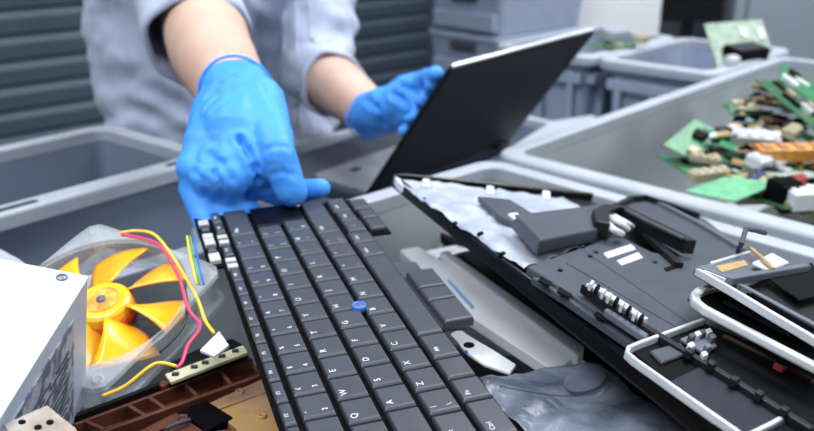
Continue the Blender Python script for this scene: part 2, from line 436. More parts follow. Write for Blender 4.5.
# ------------------------------------------------------------------ keyboard
ka = Vector((-.331, .3720 * math.sin(PITCH) + .867 * math.cos(PITCH), .3720 * math.cos(PITCH) - .867 * math.sin(PITCH))).normalized()
kb_ = Vector((.944, .120 * math.sin(PITCH) + .309 * math.cos(PITCH), .120 * math.cos(PITCH) - .309 * math.sin(PITCH)))
kb_ = (kb_ - ka * kb_.dot(ka)).normalized()
kn = ka.cross(-kb_).normalized()
kO = CO + CR * -.04567 - CU * .0927 + CF * .37288
PX, PY = .019, .0183
def KB(k, r, h=0): return kO + ka * (k * PX) + kb_ * (r * PY) + kn * h
kbt = thing('keyboard', 'dark grey laptop keyboard held at its far end by the blue glove', 'keyboard', KB(5.5, 2.5, -.006))
mb = MB()
mb.prism([KB(-1.8, -.52, -.0034), KB(13.6, -.52, -.0034), KB(13.6, 4.98, -.0034), KB(-1.8, 4.98, -.0034)], kn * -.002)
mb.prism([KB(10.2, 4.9, -.0034), KB(13.6, 4.9, -.0034), KB(13.6, 5.75, -.0034), KB(10.2, 5.75, -.0034)], kn * -.002)
mb.prism([KB(9.3, -1.0, -.0034), KB(13.6, -1.0, -.0034), KB(13.6, -.5, -.0034), KB(9.3, -.5, -.0034)], kn * -.002)
mb.build('back_plate', M_keyD, kbt, bevel=.0005)
def text_mesh(txt, size):
    cu = bpy.data.curves.new('t', 'FONT'); cu.body = txt; cu.size = size; cu.align_x = 'CENTER'; cu.align_y = 'CENTER'; cu.extrude = .00008; cu.resolution_u = 3
    o = bpy.data.objects.new('t', cu); COL.objects.link(o)
    dg = bpy.context.evaluated_depsgraph_get(); dg.update()
    me = bpy.data.meshes.new_from_object(o.evaluated_get(dg), depsgraph=dg)
    bpy.data.objects.remove(o); bpy.data.curves.remove(cu)
    return me
Mt = Matrix(((ka.x, -kb_.x, kn.x, 0), (ka.y, -kb_.y, kn.y, 0), (ka.z, -kb_.z, kn.z, 0), (0, 0, 0, 1)))
def key(k0, k1, r0, r1, legs=(), m=None, poly=None, rot=0, dz=0):
    gx, gy = .0006 / PX, .0015 / PY
    def ring(ix, iy, iy2, h):
        if poly: 
            cx = sum(p[0] for p in poly) / len(poly); cy = sum(p[1] for p in poly) / len(poly)
            return [KB(p[0] - math.copysign(ix / PX + gx, p[0] - cx), p[1] - math.copysign(iy / PY + gy, p[1] - cy), h + dz) for p in poly]
        return [KB(a, b, h + dz) for a, b in ((k0 + gx + ix / PX, r1 - gy - iy2 / PY), (k1 - gx - ix / PX, r1 - gy - iy2 / PY), (k1 - gx - ix / PX, r0 + gy + iy / PY), (k0 + gx + ix / PX, r0 + gy + iy / PY))]
    mb = MB(); mb.rings([ring(0, 0, 0, -.0034), ring(.0001, .0001, .0001, -.0012), ring(.0014, .0006, .0006, 0)])
    o = mb.build('key', m or M_key, kbt, bevel=.00045)
    for txt, fx, fy, sz in legs:
        me = text_mesh(txt, sz)
        P = KB(k0 + fx, r0 + fy, dz + .00012) - world_loc(kbt)
        for v in me.vertices: v.co = (Mt @ v.co) + P
        l = bpy.data.objects.new('key_legend', me); COL.objects.link(l); l.parent = o; me.materials.clear(); me.materials.append(M_leg)
    return o
L1 = lambda c: [(c, .27, .29, .0047)]
L2 = lambda a, b: [(a, .26, .24, .0034), (b, .26, .68, .0038)]
# function row: seventeen narrow keys, a few missing at the far end
fl = ['Esc', 'F1', 'F2', 'F3', 'F4', 'F5', 'F6', 'F7', 'F8', 'F9', 'F10', 'F11', 'F12', 'Ins', 'Del', 'Hm']
w = 15.3 / 16
for i, l in enumerate(fl):
    if i in (11, 13): continue
    key(-1.75 + i * w, -1.75 + (i + 1) * w, -.48, 0, [(l, .38, .2, .0028)])
for i in (11, 13):
    mb = MB(); k0 = -1.75 + i * w
    for dk in (.1, .55): mb.prism([KB(k0 + dk, -.42, -.0008), KB(k0 + dk + .28, -.42, -.0008), KB(k0 + dk + .28, -.08, -.0008), KB(k0 + dk, -.08, -.0008)], kn * -.0026)
    mb.build('scissor_clip', M_clip, kbt, bevel=.0003)
for i, (k0, k1, kind) in enumerate([(9.5, 10.1, 1), (10.2, 10.75, 0), (10.8, 11.35, 1), (11.4, 11.75, 1), (12.0, 12.5, 0), (12.55, 13.0, 1)]):
    if kind: 
        mb = MB(); mb.prism([KB(k0, -.92, -.0006), KB(k1, -.92, -.0006), KB(k1, -.56, -.0006), KB(k0, -.56, -.0006)], kn * -.0028); mb.build('scissor_clip', M_clip, kbt, bevel=.0003)
    else: key(k0, k1, -.97, -.52)
nl = [('¬', '`'), ('!', '1'), ('"', '2'), ('£', '3'), ('$', '4'), ('%', '5'), ('^', '6'), ('&', '7'), ('*', '8'), ('(', '9'), (')', '0'), ('_', '-'), ('+', '=')]
for i, (a, b) in enumerate(nl): key(-1.75 + i, -.75 + i, 0, 1, L2(a, b))
key(11.25, 13.55, 0, 1, [('Bksp', .35, .3, .0034)])
key(-1.75, -.25, 1, 2, [('Tab', .35, .3, .0034)])
for i, c in enumerate('QWERTYUIOP'): key(-.25 + i, .75 + i, 1, 2, L1(c))
key(9.75, 10.75, 1, 2, L2('{', '[')); key(10.75, 11.75, 1, 2, L2('}', ']'))
# ISO enter, glossy
poly = [(11.75, 2), (12, 2), (12, 3), (13.55, 3), (13.55, 1), (11.75, 1)]
o = key(0, 0, 0, 0, poly=[(11.75, 1.98), (12.0, 1.98), (12.0, 3), (13.55, 3), (13.55, 1), (11.75, 1)], m=M_blackg)
key(-1.75, 0, 2, 3, [('Caps', .35, .3, .0034)])
for i, c in enumerate('ASDFGHJKL'): key(i, i + 1, 2, 3, L1(c))
key(9, 10, 2, 3, L2(':', ';')); key(10, 11, 2, 3, L2('@', "'")); key(11, 12, 2, 3, L2('~', '#'))
key(-1.75, -.5, 3, 4, [('Shift', .4, .3, .0034)]); key(-.5, .5, 3, 4, L2('|', '\\'))
for i, c in enumerate('ZXCVBNM'): key(.5 + i, 1.5 + i, 3, 4, L1(c))
key(7.5, 8.5, 3, 4, L2('<', ',')); key(8.5, 9.5, 3, 4, L2('>', '.')); key(9.5, 10.5, 3, 4, L2('?', '/'))
key(10.5, 13.55, 3, 4, [('Shift', .4, .3, .0034)], m=M_key)
key(-1.75, -.25, 4, 4.95, [('Ctrl', .4, .3, .0036)]); key(-.25, .75, 4, 4.95, [('Fn', .3, .3, .0036)])
key(.75, 1.75, 4, 4.95); key(1.75, 3, 4, 4.95, [('Alt', .4, .3, .0036)])
key(3, 8.25, 4, 4.95); key(8.25, 9.35, 4, 4.95, [('AltGr', .4, .3, .003)]); key(9.35, 10.3, 4, 4.95, [('Ctrl', .4, .3, .0034)])
key(10.35, 11.3, 4.1, 4.95, [('<', .4, .4, .0034)]); key(11.3, 12.25, 4.1, 4.9, [('PgUp', .4, .3, .0026)]); key(12.25, 13.55, 4.05, 4.9, [('PgDn', .4, .3, .0026)])
key(10.35, 11.3, 4.95, 5.7); key(11.35, 12.2, 4.95, 5.7); key(12.25, 13.2, 4.9, 5.7)
# pointing stick
mb = MB(); P = KB(5.02, 2.93, 0); Mp = Matrix.Translation(P) @ Mt
mb.lathe([(.0022, -.003), (.0040, -.003), (.0041, .0012), (.0036, .0018), (.0028, .0016), (.0024, .0008)], Mp, 28, closed=True)
st = mb.build('pointing_stick', M_ring, kbt, smooth=True)
mb = MB(); mb.lathe([(.0001, -.002), (.0026, -.002), (.0026, .0008), (.0015, .0012), (.0001, .0012)], Mp, 20); mb.build('stick_cap', M_mgrey, st, smooth=True)
# pointer buttons beyond the space bar
bt = []
for (k0, k1, m) in ((3.7, 5.0, M_key), (5.05, 5.85, M_key), (5.9, 7.1, M_key)):
    mb = MB(); 
    mb.rings([[KB(a, b, h) for a, b in ((k0 + i, 6.15 - i), (k1 - i, 6.15 - i), (k1 - i, 5.2 + i), (k0 + i, 5.2 + i))] for h, i in ((-.009, 0), (-.004, 0), (-.003, .05))])
    mb.build('pointer_button', m, kbt, bevel=.0006)
mb = MB(); mb.prism([KB(3.8, 4.9, -.0072), KB(8.3, 4.9, -.0072), KB(8.3, 6.0, -.0095), KB(3.8, 6.0, -.0095)], kn * -.003); mb.build('button_plate', M_dgrey, kbt, bevel=.0005)

# thin wires beside the keyboard
t = thing('wire_bundle', 'thin green, blue and yellow wires beside the far left edge of the keyboard', 'wires', onz(196, 262, .95))
for i, (m, dx) in enumerate(((M_yel, -3), (M_wgrn, 0), (M_wblu, 4))):
    pts = smoothpath([at(190 + dx, 236, .53), at(192 + dx, 250, .52), at(196 + dx, 268, .505), at(200 + dx, 285, .50)], 5)
    MB().tube(pts, .0007, 6).build('wire', m, t, smooth=True)

# ------------------------------------------------------------------ power supply box
pc = CO + (Vector((-.1989, .484, .9807)) - CO) * .80
e1 = Vector((-.0441, -.9807, -.1903)).normalized(); e2 = Vector((-.9775, .003, .211)); e2 = (e2 - e1 * e2.dot(e1)).normalized(); e3 = e1.cross(e2); 
if e3.z > 0: e3 = -e3
def PS(a, b, c): return pc + e1 * a + e2 * b + e3 * c
t = thing('power_supply', 'white topped computer power supply box in the lower left corner', 'power supply', PS(.075, .07, .086))
def psbox(a0, a1, b0, b1, c0, c1):
    mb = MB(); mb.rings([[PS(a0, b0, c), PS(a1, b0, c), PS(a1, b1, c), PS(a0, b1, c)] for c in (c0, c1)]); return mb
psbox(0, .15, 0, .14, .0012, .086).build('casing', M_psu, t, bevel=.001)
psbox(-.0005, .1505, -.0005, .1405, 0, .0016).build('lid', M_whitepaint, t, bevel=.0006)
psbox(.02, .145, -.0007, .001, .012, .078).build('rating_label', M_psuside, t)
rl = random.Random(3)
for i in range(13):
    c = .026 + i * .0039; a = .026 + .004 * rl.random()
    while a < .13:
        b_ = a + rl.uniform(.006, .024); psbox(a, min(b_, .138), -.0011, 0, c, c + .0011).build('printed_line', M_slot, t); a = b_ + rl.uniform(.003, .012)
psbox(.10, .118, -.0013, 0, .014, .022).build('red_mark', M_red2, t); psbox(.085, .10, -.0013, 0, .014, .022).build('blue_mark', M_blue2, t); psbox(.119, .13, -.0013, 0, .014, .022).build('blue_mark', M_blue2, t)
Ms = Matrix(((e1.x, e2.x, -e3.x, 0), (e1.y, e2.y, -e3.y, 0), (e1.z, e2.z, -e3.z, 0), (0, 0, 0, 1)))
mb = MB(); mb.lathe([(.0001, -.0005), (.003, -.0005), (.0026, .0006), (.0001, .001)], Matrix.Translation(PS(.005, .011, 0)) @ Ms, 16); mb.build('screw', M_steel, t, smooth=True)
# grey panel behind it
t_ = MB().prism([onz(-8, 244, .965), onz(20, 259, .965), onz(40, 275, .965), onz(-8, 280, .965)], (0, 0, -.006)).build('plastic_scrap', M_rim, bevel=.001)
tag(t_, 'pale grey plastic panel edge peeking out behind the power supply box', 'plastic scrap')

# ------------------------------------------------------------------ fan
def rodv(r):
    r = Vector(r); return Matrix.Rotation(r.length, 3, r.normalized())
Rf = rodv((.3191, -.0979, .2838)) @ Matrix(((.7071, .7071, 0), (-.7071, .7071, 0), (0, 0, 1))).transposed().transposed()
FS = .108
R0 = Matrix(((.7071, .7071, 0), (-.7071, .7071, 0), (0, 0, 1)))
Rf = rodv((.3191, -.0979, .2838)) @ R0
fc = CO + (Vector((-.2057, .5083, .9539)) - CO) * (FS / .12)
Mf = Matrix.Translation(fc) @ Rf.to_4x4()
fan = thing('computer_fan', 'clear computer case fan with amber blades in front of the empty grey bin', 'fan', fc - Vector((0, 0, .03)))
h = FS / 2
def flange(z0, z1):
    mb = MB(); n = 64; outer, inner = [], []
    for j in range(n):
        a = 2 * PI * (j + .5) / n; c, s_ = math.cos(a), math.sin(a)
        k = h / max(abs(c), abs(s_)); x, y = c * k, s_ * k
        # rounded corners
        r = .009
        if abs(x) > h - r and abs(y) > h - r:
            cx, cy = math.copysign(h - r, x), math.copysign(h - r, y); d = Vector((x - cx, y - cy)).normalized() * r; x, y = cx + d.x, cy + d.y
        outer.append((x, y)); inner.append((c * .0535, s_ * .0535))
    rs = []
    for pr_, z in ((outer, z0), (outer, z1), (inner, z1), (inner, z0)): rs.append([Mf @ Vector((x, y, z)) for x, y in pr_])
    mb.rings(rs, closed=True); return mb
fr = flange(-.0035, 0).build('fan_frame', M_clear, fan, bevel=.0008)
flange(-.025, -.0215).build('rear_flange', M_clear, fr, bevel=.0008)
mb = MB(); mb.lathe([(.0535, -.0215), (.0555, -.0215), (.0555, -.0035), (.0535, -.0035)], Mf, 48, closed=True); mb.build('duct', M_clear, fr, smooth=False)
for sx in (-1, 1):
    for sy in (-1, 1):
        mb = MB(); Mh = Mf @ Matrix.Translation((sx * (h - .0075), sy * (h - .0075), 0))
        mb.lathe([(.0021, -.0215), (.0034, -.0215), (.0034, .0006), (.0021, .0006)], Mh, 16, closed=True); mb.build('screw_boss', M_clear, fr, smooth=True)
mb = MB()
for k in range(3):
    a = 2 * PI * k / 3 + .5; Mr = Mf @ Matrix.Rotation(a, 4, 'Z'); mb.box((.012, -.002, -.024), (.054, .002, -.021), Mr)
mb.build('strut', M_clear, fr)
hubO = Mf @ Matrix.Translation((0.003, .001, 0))
rot = MB().lathe([(.0001, -.019), (.0172, -.019), (.0172, -.007), (.0165, -.003), (.0145, -.0012), (.0001, -.0010)], hubO, 32).build('rotor_hub', M_amber, fan, smooth=False, bevel=.0006)
MB().lathe([(.0168, -.017), (.0178, -.017), (.0178, -.008), (.0168, -.008)], hubO, 32, closed=True).build('hub_band', M_red, rot, smooth=True)
MB().lathe([(.0001, -.0012), (.0105, -.0012), (.0105, -.0007), (.0001, -.0007)], hubO, 28).build('hub_label', M_lab, rot)
MB().lathe([(.0001, -.001), (.003, -.001), (.0028, 0), (.0001, .0004)], hubO, 16).build('hub_pin', M_mgrey, rot, smooth=True)
for k in range(7):
    a0 = math.radians(-17) + 2 * PI * k / 7; rows = []
    for i in range(9):
        f = i / 8; r = .0165 + f * .0345; row = []
        sweep = -.28 * f
        wd = .74 - .10 * f
        for j in range(9):
            g = j / 8; a = a0 + sweep + (g - .5) * wd * 1.15
            z = -.010 - (g - .5) * (.017 - .006 * f) + .0015 * math.sin(g * PI)
            row.append(hubO @ Vector((r * math.cos(a), r * math.sin(a), z)))
        rows.append(row)
    MB().grid(rows).build('blade', M_amber, rot, smooth=True, solid=.0013)
def wire(pts, m, r=.0010): return MB().tube(smoothpath(pts, 6), r, 7).build('wire', m, fan, smooth=True)
wire([at(120, 233, 0.540), at(138, 231, 0.538), at(156, 236, 0.531), at(176, 262, 0.515), at(196, 296, 0.498), at(205, 320, 0.484), at(214, 333, 0.475)], M_yel)
wire([at(122, 235, 0.540), at(140, 238, 0.534), at(160, 246, 0.526), at(178, 275, 0.508), at(188, 308, 0.489), at(200, 326, 0.478), at(188, 345, 0.461), at(182, 362, 0.449), at(176, 368, 0.446)], M_pink)
wire([at(128, 236, 0.540), at(158, 244, 0.528), at(180, 280, 0.508), at(187, 305, 0.493), at(182, 328, 0.479), at(160, 352, 0.461)], M_wblk, .0009)
wire([at(102, 396, 0.428), at(125, 386, 0.431), at(148, 368, 0.434), at(160, 363, 0.435), at(176, 366, 0.435)], M_yel)

# ------------------------------------------------------------------ copper plated tray etc. (lower left)
ZT = .943
dn = Vector((0, 0, -1))
t = thing('copper_tray', 'brown copper plated laptop frame with ribs, lying under the near left edge of keyboard', 'laptop frame', onz(190, 425, ZT - .02))
MB().prism([onz(68, 420, ZT - .008), onz(247, 352, ZT - .008), onz(300, 440, ZT - .008), onz(330, 520, ZT - .008), onz(120, 540, ZT - .008)], dn * .004).build('tray_floor', M_copper, t, bevel=.0005)
def rib(p, q, w, hgt, m=M_copper, z=ZT, name='rib'):
    a, b = onz(*p, z), onz(*q, z); d = (b - a).normalized(); sd = Vector((-d.y, d.x, 0)) * w / 2
    MB().prism([a - sd, b - sd, b + sd, a + sd], dn * hgt).build(name, m, t, bevel=.0004)
rib((66, 418), (247, 350), .003, .012, M_black)
rib((74, 424), (252, 358), .0022, .010)
rib((96, 433), (262, 374), .003, .010)
for f in (.06, .3, .42, .62, .82):
    x0, y0 = 74 + (252 - 74) * f, 424 + (358 - 424) * f; x1, y1 = 96 + (262 - 96) * f, 433 + (374 - 433) * f
    rib((x0, y0), (x1, y1), .0022, .009)
rib((118, 446), (268, 392), .0022, .009)
MB().prism([onz(206, 404, ZT), onz(263, 378, ZT), onz(300, 440, ZT), onz(320, 500, ZT), onz(250, 500, ZT), onz(236, 428, ZT)], dn * .006).build('shield_plate', M_gold, t, bevel=.0008)
MB().prism([onz(120, 440, ZT), onz(176, 412, ZT), onz(206, 432, ZT), onz(230, 428, ZT), onz(262, 500, ZT), onz(150, 500, ZT)], dn * .006).build('shield_plate', M_copper, t, bevel=.0008)
MB().prism([onz(180, 411, ZT + .001), onz(206, 400, ZT + .001), onz(233, 417, ZT + .001), onz(206, 431, ZT + .001)], dn * .004).build('black_pad', M_pad, t, bevel=.0005)
for x, y in ((164, 384), (183, 418), (240, 392), (262, 416)):
    P = onz(x, y, ZT + .0005); MB().lathe([(.0012, -.003), (.0026, -.003), (.0026, .001), (.0012, .001)], Matrix.Translation(P), 14, closed=True).build('screw_post', M_copper if x < 200 else M_gold, t, smooth=True)
MB().tube(smoothpath([onz(166, 429, ZT + .003), onz(176, 424, ZT + .004), onz(190, 420, ZT + .002)], 4), .0012, 6).build('cable', M_slot, t, smooth=True)
o = thing('circuit_strip', 'narrow beige circuit strip lying along the far edge of the brown frame', 'circuit strip', onz(205, 366, ZT))
zs = ZT + .008
MB().prism([onz(165, 374, zs), onz(243, 345, zs), onz(248, 352, zs), onz(171, 382, zs)], dn * .002).build('board', M_beige, o, bevel=.0003)
for f in (.1, .35, .5, .72, .9):
    P = onz(168 + 75 * f, 378 - 29 * f, zs); MB().box((P.x - .0018, P.y - .001, P.z), (P.x + .0018, P.y + .001, P.z + .0016)).build('component', M_slot, o)
o = MB().prism([onz(170, 372, ZT + .004), onz(170, 362, ZT + .004), onz(205, 345, ZT + .004), onz(232, 338, ZT + .004), onz(243, 344, ZT + .004)], dn * .012).build('plastic_trim', M_black, bevel=.0008)
tag(o, 'black plastic trim piece between the fan and the beige circuit strip', 'plastic trim')
zp = .972
o = MB().prism([onz(200, 350, zp), onz(219, 331, zp), onz(229, 345, zp), onz(214, 356, zp)], dn * .0016).build('paper_tag', M_white, bevel=.0002)
tag(o, 'small white tag beside the left edge of the keyboard', 'tag')
t = thing('perforated_bracket', 'pale steel bracket with round holes in front of the power supply box', 'bracket', at(40, 425, .36))
bp = [at(4, 424, .346), at(47, 405, .360), at(76, 428, .350), at(86, 452, .340), at(20, 455, .33)]
bn = (bp[1] - bp[0]).cross(bp[2] - bp[0]).normalized()
if bn.z < 0: bn = -bn
MB().prism(bp, -bn * .0016).build('plate', M_brk, t, bevel=.0003)
for x, y in ((22, 422), (38, 427), (50, 422), (44, 442)):
    r = ray(x, y); P = CO + r * ((bp[0] - CO).dot(bn) / r.dot(bn)); Mq = Matrix.Translation(P) @ bn.to_track_quat('Z', 'Y').to_matrix().to_4x4()
    MB().lathe([(.0001, -.001), (.0015, -.001), (.0015, .0001), (.0001, .0001)], Mq, 14).build('hole', M_keyD, t)

# ------------------------------------------------------------------ dark chassis layers in the heap below
def slab(name, label, cat, c, ang, lx, ly, z, th, m, parts=True, tilt=(0, 0)):
    t = thing(name, label, cat, Vector((c[0], c[1], z)))
    M = Matrix.Translation((c[0], c[1], z)) @ Matrix.Rotation(ang, 4, 'Z') @ Matrix.Rotation(tilt[0], 4, 'X') @ Matrix.Rotation(tilt[1], 4, 'Y')
    MB().box((-lx / 2, -ly / 2, 0), (lx / 2, ly / 2, th * .6), M).build('bottom_case', m, t, bevel=.003)
    MB().box((-lx / 2 + .001, -ly / 2 + .001, th * .62), (lx / 2 - .001, ly / 2 - .001, th), M).build('top_case', m, t, bevel=.002)
    return t
aA = math.atan2(A.y, A.x)
slab('laptop_chassis', 'black laptop chassis lying deepest in the front bin, under the keyboard', 'laptop chassis', (-.02, .45), aA, .40, .30, .757, .045, M_black)
slab('laptop_chassis', 'black laptop chassis in the front bin, seen through the gap below the pointer buttons', 'laptop chassis', (.03, .46), aA + .5, .36, .26, .803, .04, M_black)
slab('laptop_chassis', 'black laptop chassis buried under the brown copper plated frame', 'laptop chassis', (-.12, .38), aA + .2, .30, .24, .845, .03, M_black)

# silver bar, white bracket, bright strip
def hp(name, px, z, th, m, parent=None, bevel=.0006): return MB().prism([onz(x, y, z) for x, y in px], dn * th).build(name, m, parent, bevel)
t = thing('silver_bar', 'long brushed silver bar running diagonally beneath the pointer buttons', 'metal bar', onz(490, 315, .93))
hp('bar', [(400, 250), (418, 246), (470, 278), (580, 352), (556, 372), (470, 316)], .945, .008, M_mgrey2, t)
hp('edge_strip', [(440, 252), (448, 250), (584, 346), (578, 356)], .950, .008, M_white, t)  # white strip stands in for the highlight along the bar's right edge
hp('blue_sticker', [(447, 280), (449, 279), (474, 306), (472, 308)], .9462, .0006, M_lblue, t, 0)
o = thing('glossy_chassis', 'black glossy laptop chassis in the dark gap between silver bar and lid shell', 'laptop chassis', onz(600, 360, .905))
hp('top_case', [(440, 232), (530, 262), (660, 330), (760, 440), (610, 440), (590, 352), (470, 262)], .915, .01, M_keyD, o)
hp('bottom_case', [(442, 234), (530, 264), (660, 332), (760, 440), (612, 440), (592, 354), (472, 264)], .904, .008, M_black, o)
t = hp('bright_strip', [(420, 252), (455, 245), (470, 249), (436, 258)], .925, .003, M_silver)
tag(t, 'short bright metal strip lying behind the pointer buttons', 'metal strip')
t = thing('steel_bracket', 'white metal bracket with a dark hole beside the near end of the space bar', 'bracket', onz(480, 350, .95))
hp('plate', [(450, 334), (459, 328), (470, 336), (494, 350), (516, 364), (510, 373), (484, 364), (466, 352)], .962, .002, M_white, t)
P = onz(469, 345, .9622); MB().lathe([(.0001, -.001), (.0032, -.001), (.0032, .0002), (.0001, .0002)], Matrix.Translation(P), 18).build('hole', M_keyD, t)
P = onz(466, 352, .9625); MB().lathe([(.0001, -.0005), (.0012, -.0005), (.001, .001), (.0001, .001)], Matrix.Translation(P), 12).build('blue_screw', M_ring, t)

# crumpled plastic film
def sheet(lo, hi, nu, nv, amp, sc, m, name, parent, solid=.0004, seed=0):
    a = smoothpath(lo, 12); b = smoothpath(hi, 12); rows = []
    for i in range(nu + 1):
        f = i / nu * (len(a) - 1); i0 = min(int(f), len(a) - 2); pa = a[i0].lerp(a[i0 + 1], f - i0)
        f = i / nu * (len(b) - 1); i0 = min(int(f), len(b) - 2); pb = b[i0].lerp(b[i0 + 1], f - i0)
        row = []
        for j in range(nv + 1):
            p = pa.lerp(pb, j / nv); q = p * sc + Vector((seed, 0, 0))
            d = abs(noise.noise(q)) * 1.4 + .5 * abs(noise.noise(q * 2.3)) - .5
            row.append(p + Vector((0, 0, d * amp)))
        rows.append(row)
    return MB().grid(rows).build(name, m, parent, smooth=True, solid=solid)
t = thing('plastic_film', 'crumpled translucent grey plastic film at the bottom edge right of the keyboard', 'plastic film', onz(560, 420, .95))
sheet([onz(478, 379, .968), onz(520, 372, .966), onz(560, 366, .966), onz(592, 361, .968), onz(612, 372, .966), onz(650, 402, .966), onz(740, 450, .965)],
      [onz(500, 410, .968), onz(530, 435, .968), onz(560, 450, .966), onz(590, 470, .966), onz(620, 480, .966), onz(660, 490, .966), onz(720, 500, .965)], 60, 36, .0035, 45, M_film, 'film', t)
mb = MB(); ctr = onz(588, 379, .9725); ring = []
for j in range(28):
    a = 2 * PI * j / 28; ring.append(onz(585 + 21 * math.cos(a), 378 + 13 * math.sin(a) - 4 * math.cos(a), .9695))
mb.prism(ring, dn * .0006).build('mesh_patch', M_mesh, t)
MB().tube(smoothpath([onz(500, 386, .9700), onz(530, 392, .9700), onz(565, 396, .9700), onz(592, 392, .9700), onz(607, 380, .9700), onz(603, 368, .9700)], 6), .0003, 6).build('seam', M_slot, t, smooth=True)

# ------------------------------------------------------------------ screen lid shell and scrap on it
C0 = Vector((-.0145, .6375, 1.0))
d1 = Vector((.372, -.928, 0)).normalized(); d2 = Vector((.892, .401, -.211)); d2 = (d2 - d1 * d2.dot(d1)).normalized(); sn = d2.cross(d1) 
if sn.z < 0: sn = -sn
def U(u, v, h=0): return C0 + d1 * u + d2 * v + sn * h
def SP(x, y, h=0): return onpl(x, y, C0 + sn * h, sn)
def sp(name, px, h, th, m, parent=None, bevel=.0008): return MB().prism([SP(x, y, h) for x, y in px], -sn * th).build(name, m, parent, bevel)
def sthing(name, label, cat, x, y, h): return thing(name, label, cat, SP(x, y, h))
LU, LV = .372, .195
t = thing('lid_shell', 'black laptop screen lid shell lying open side up, lined with silver foil', 'laptop lid', U(.18, .1, -.01))
MB().prism([U(.012, 0, -.006), U(LU, 0, -.006), U(LU, LV, -.006), U(0, LV, -.006), U(0, .012, -.006), U(.004, .004, -.006)], -sn * .0025).build('back_panel', M_black, t, bevel=.001)
def band(pts, w, th, m, parent, name, inward=True, nrm=sn, bevel=.0006):
    # flat bar following a polyline in a plane: pts on its centre line
    mb = MB(); rs = []
    for i, p in enumerate(pts):
        d = (pts[min(i + 1, len(pts) - 1)] - pts[max(i - 1, 0)]).normalized(); s_ = d.cross(nrm).normalized() * (w / 2)
        rs.append([p - s_ - nrm * th, p + s_ - nrm * th, p + s_, p - s_])
    return mb.rings(rs).build(name, m, parent, bevel)
corner = [U(LU, .002, .001), U(.2, .002, .001), U(.014, .002, .001), U(.006, .004, .001), U(.0035, .007, .001), U(.002, .014, .001), U(.002, .1, .001), U(.002, LV, .001)]
band(corner, .004, .009, M_blackg, t, 'edge_lip', bevel=.0014)
band([U(LU, .0075, -.001), U(.2, .0075, -.001), U(.02, .0075, -.001)], .0016, .004, M_mgrey, t, 'inner_rib')
sheet([SP(394, 178, .001), SP(430, 206, .002), SP(475, 236, .002), SP(524, 268, .002)], [SP(398, 178, .001), SP(500, 190, .001), SP(575, 203, .002), SP(592, 244, .002)], 44, 30, .004, 60, M_foil, 'foil_lining', t, seed=3)
for x, y in ((426, 180), (490, 187), (546, 192)):
    MB().prism([SP(x - 4, y + 5, .004), SP(x - 3, y - 2, .004), SP(x + 4, y - 1, .004), SP(x + 5, y + 6, .004)], -sn * .006).build('clip', M_white, t, bevel=.0008)
MB().prism([SP(395, 176, .003), SP(401, 179, .003), SP(404, 186, .003), SP(398, 182, .003)], -sn * .006).build('clip', M_white, t, bevel=.0006)
for x, y in ((452, 226), (478, 236), (500, 256), (551, 282), (602, 318)):
    MB().tube([SP(x, y, -.003), SP(x + 1, y - 2, .004), SP(x + 4, y - 3, .006)], .0013, 6).build('hook', M_black, t, smooth=True)
# dark flap
o = sp('plastic_flap', [(478, 196), (510, 199), (533, 213), (513, 223), (497, 214)], .007, .004, M_dgrey); tag(o, 'dark grey plastic flap on the silver foil beside the battery', 'plastic flap')
# battery
t = sthing('battery_pack', 'flat dark grey battery pack lying across the silver foil', 'battery', 560, 225, .004)
sp('case', [(514, 214), (598, 204), (620, 217), (612, 226), (540, 240)], .017, .010, M_dgrey, t, .0015)
sp('label_tab', [(508, 213), (517, 212), (523, 217), (514, 218)], .016, .002, M_white, t)
# base cover panel
t = sthing('base_cover', 'flat dark grey laptop base cover with two white stickers', 'laptop cover', 640, 290, .004)
sp('panel', [(527, 266), (618, 235), (652, 252), (720, 262), (800, 330), (790, 400), (745, 400), (640, 338)], .009, .005, M_dgrey, t, .0012)
sp('sticker', [(603.7, 253), (631, 244), (636, 249), (608, 258)], .0096, .0006, M_white, t, 0)
sp('sticker', [(617, 260.5), (638, 252), (643, 257.5), (622, 265)], .0096, .0006, M_white, t, 0)
band([SP(585, 251, .0095), SP(640, 288, .0095), SP(700, 330, .0095)], .0012, .001, M_slot, t, 'groove')
band([SP(536, 277, .007), SP(580, 305, .007), SP(640, 346, .007)], .006, .004, M_dgrey, t, 'raised_edge')
for q in ([(541, 276), (552, 282), (549, 286), (538, 280)], [(560, 287), (572, 294), (569, 297), (557, 291)], [(597, 311), (606, 317), (603, 320), (594, 314)], [(664, 268), (676, 264), (679, 267), (667, 271)]):
    sp('slot', q, .0096, .0008, M_keyD, t, 0)
band([SP(x, y, .0095) for x, y in ((566, 262), (640, 305), (700, 340))], .0008, .0006, M_slot, t, 'groove')
for x, y in ((590, 256), (583, 247), (596, 252), (655, 262), (560, 270), (690, 300)):
    P = SP(x, y, .0095); MB().lathe([(.0001, -.001), (.0016, -.001), (.0014, .0006), (.0001, .0006)], Matrix.Translation(P), 12).build('screw', M_black, t)
# rear dark panel
t = sthing('rear_laptop_cover', 'dark grey rear panel with raised black border, near the right rim of the front bin', 'laptop panel', 700, 230, .0)
sp('panel', [(618, 204), (647, 197), (700, 214), (742, 249), (735, 266), (690, 262), (655, 238)], .008, .005, M_dgrey, t)
band([SP(616, 204, .013), SP(632, 196, .013), SP(647, 195, .013), SP(672, 203, .013), SP(700, 213, .013)], .004, .007, M_black, t, 'border')
band([SP(655, 199, .011), SP(700, 222, .011), SP(744, 248, .011)], .005, .006, M_mgrey, t, 'rail')
band([SP(636, 222, .013), SP(655, 240, .013), SP(680, 262, .013)], .006, .004, M_black, t, 'strap')
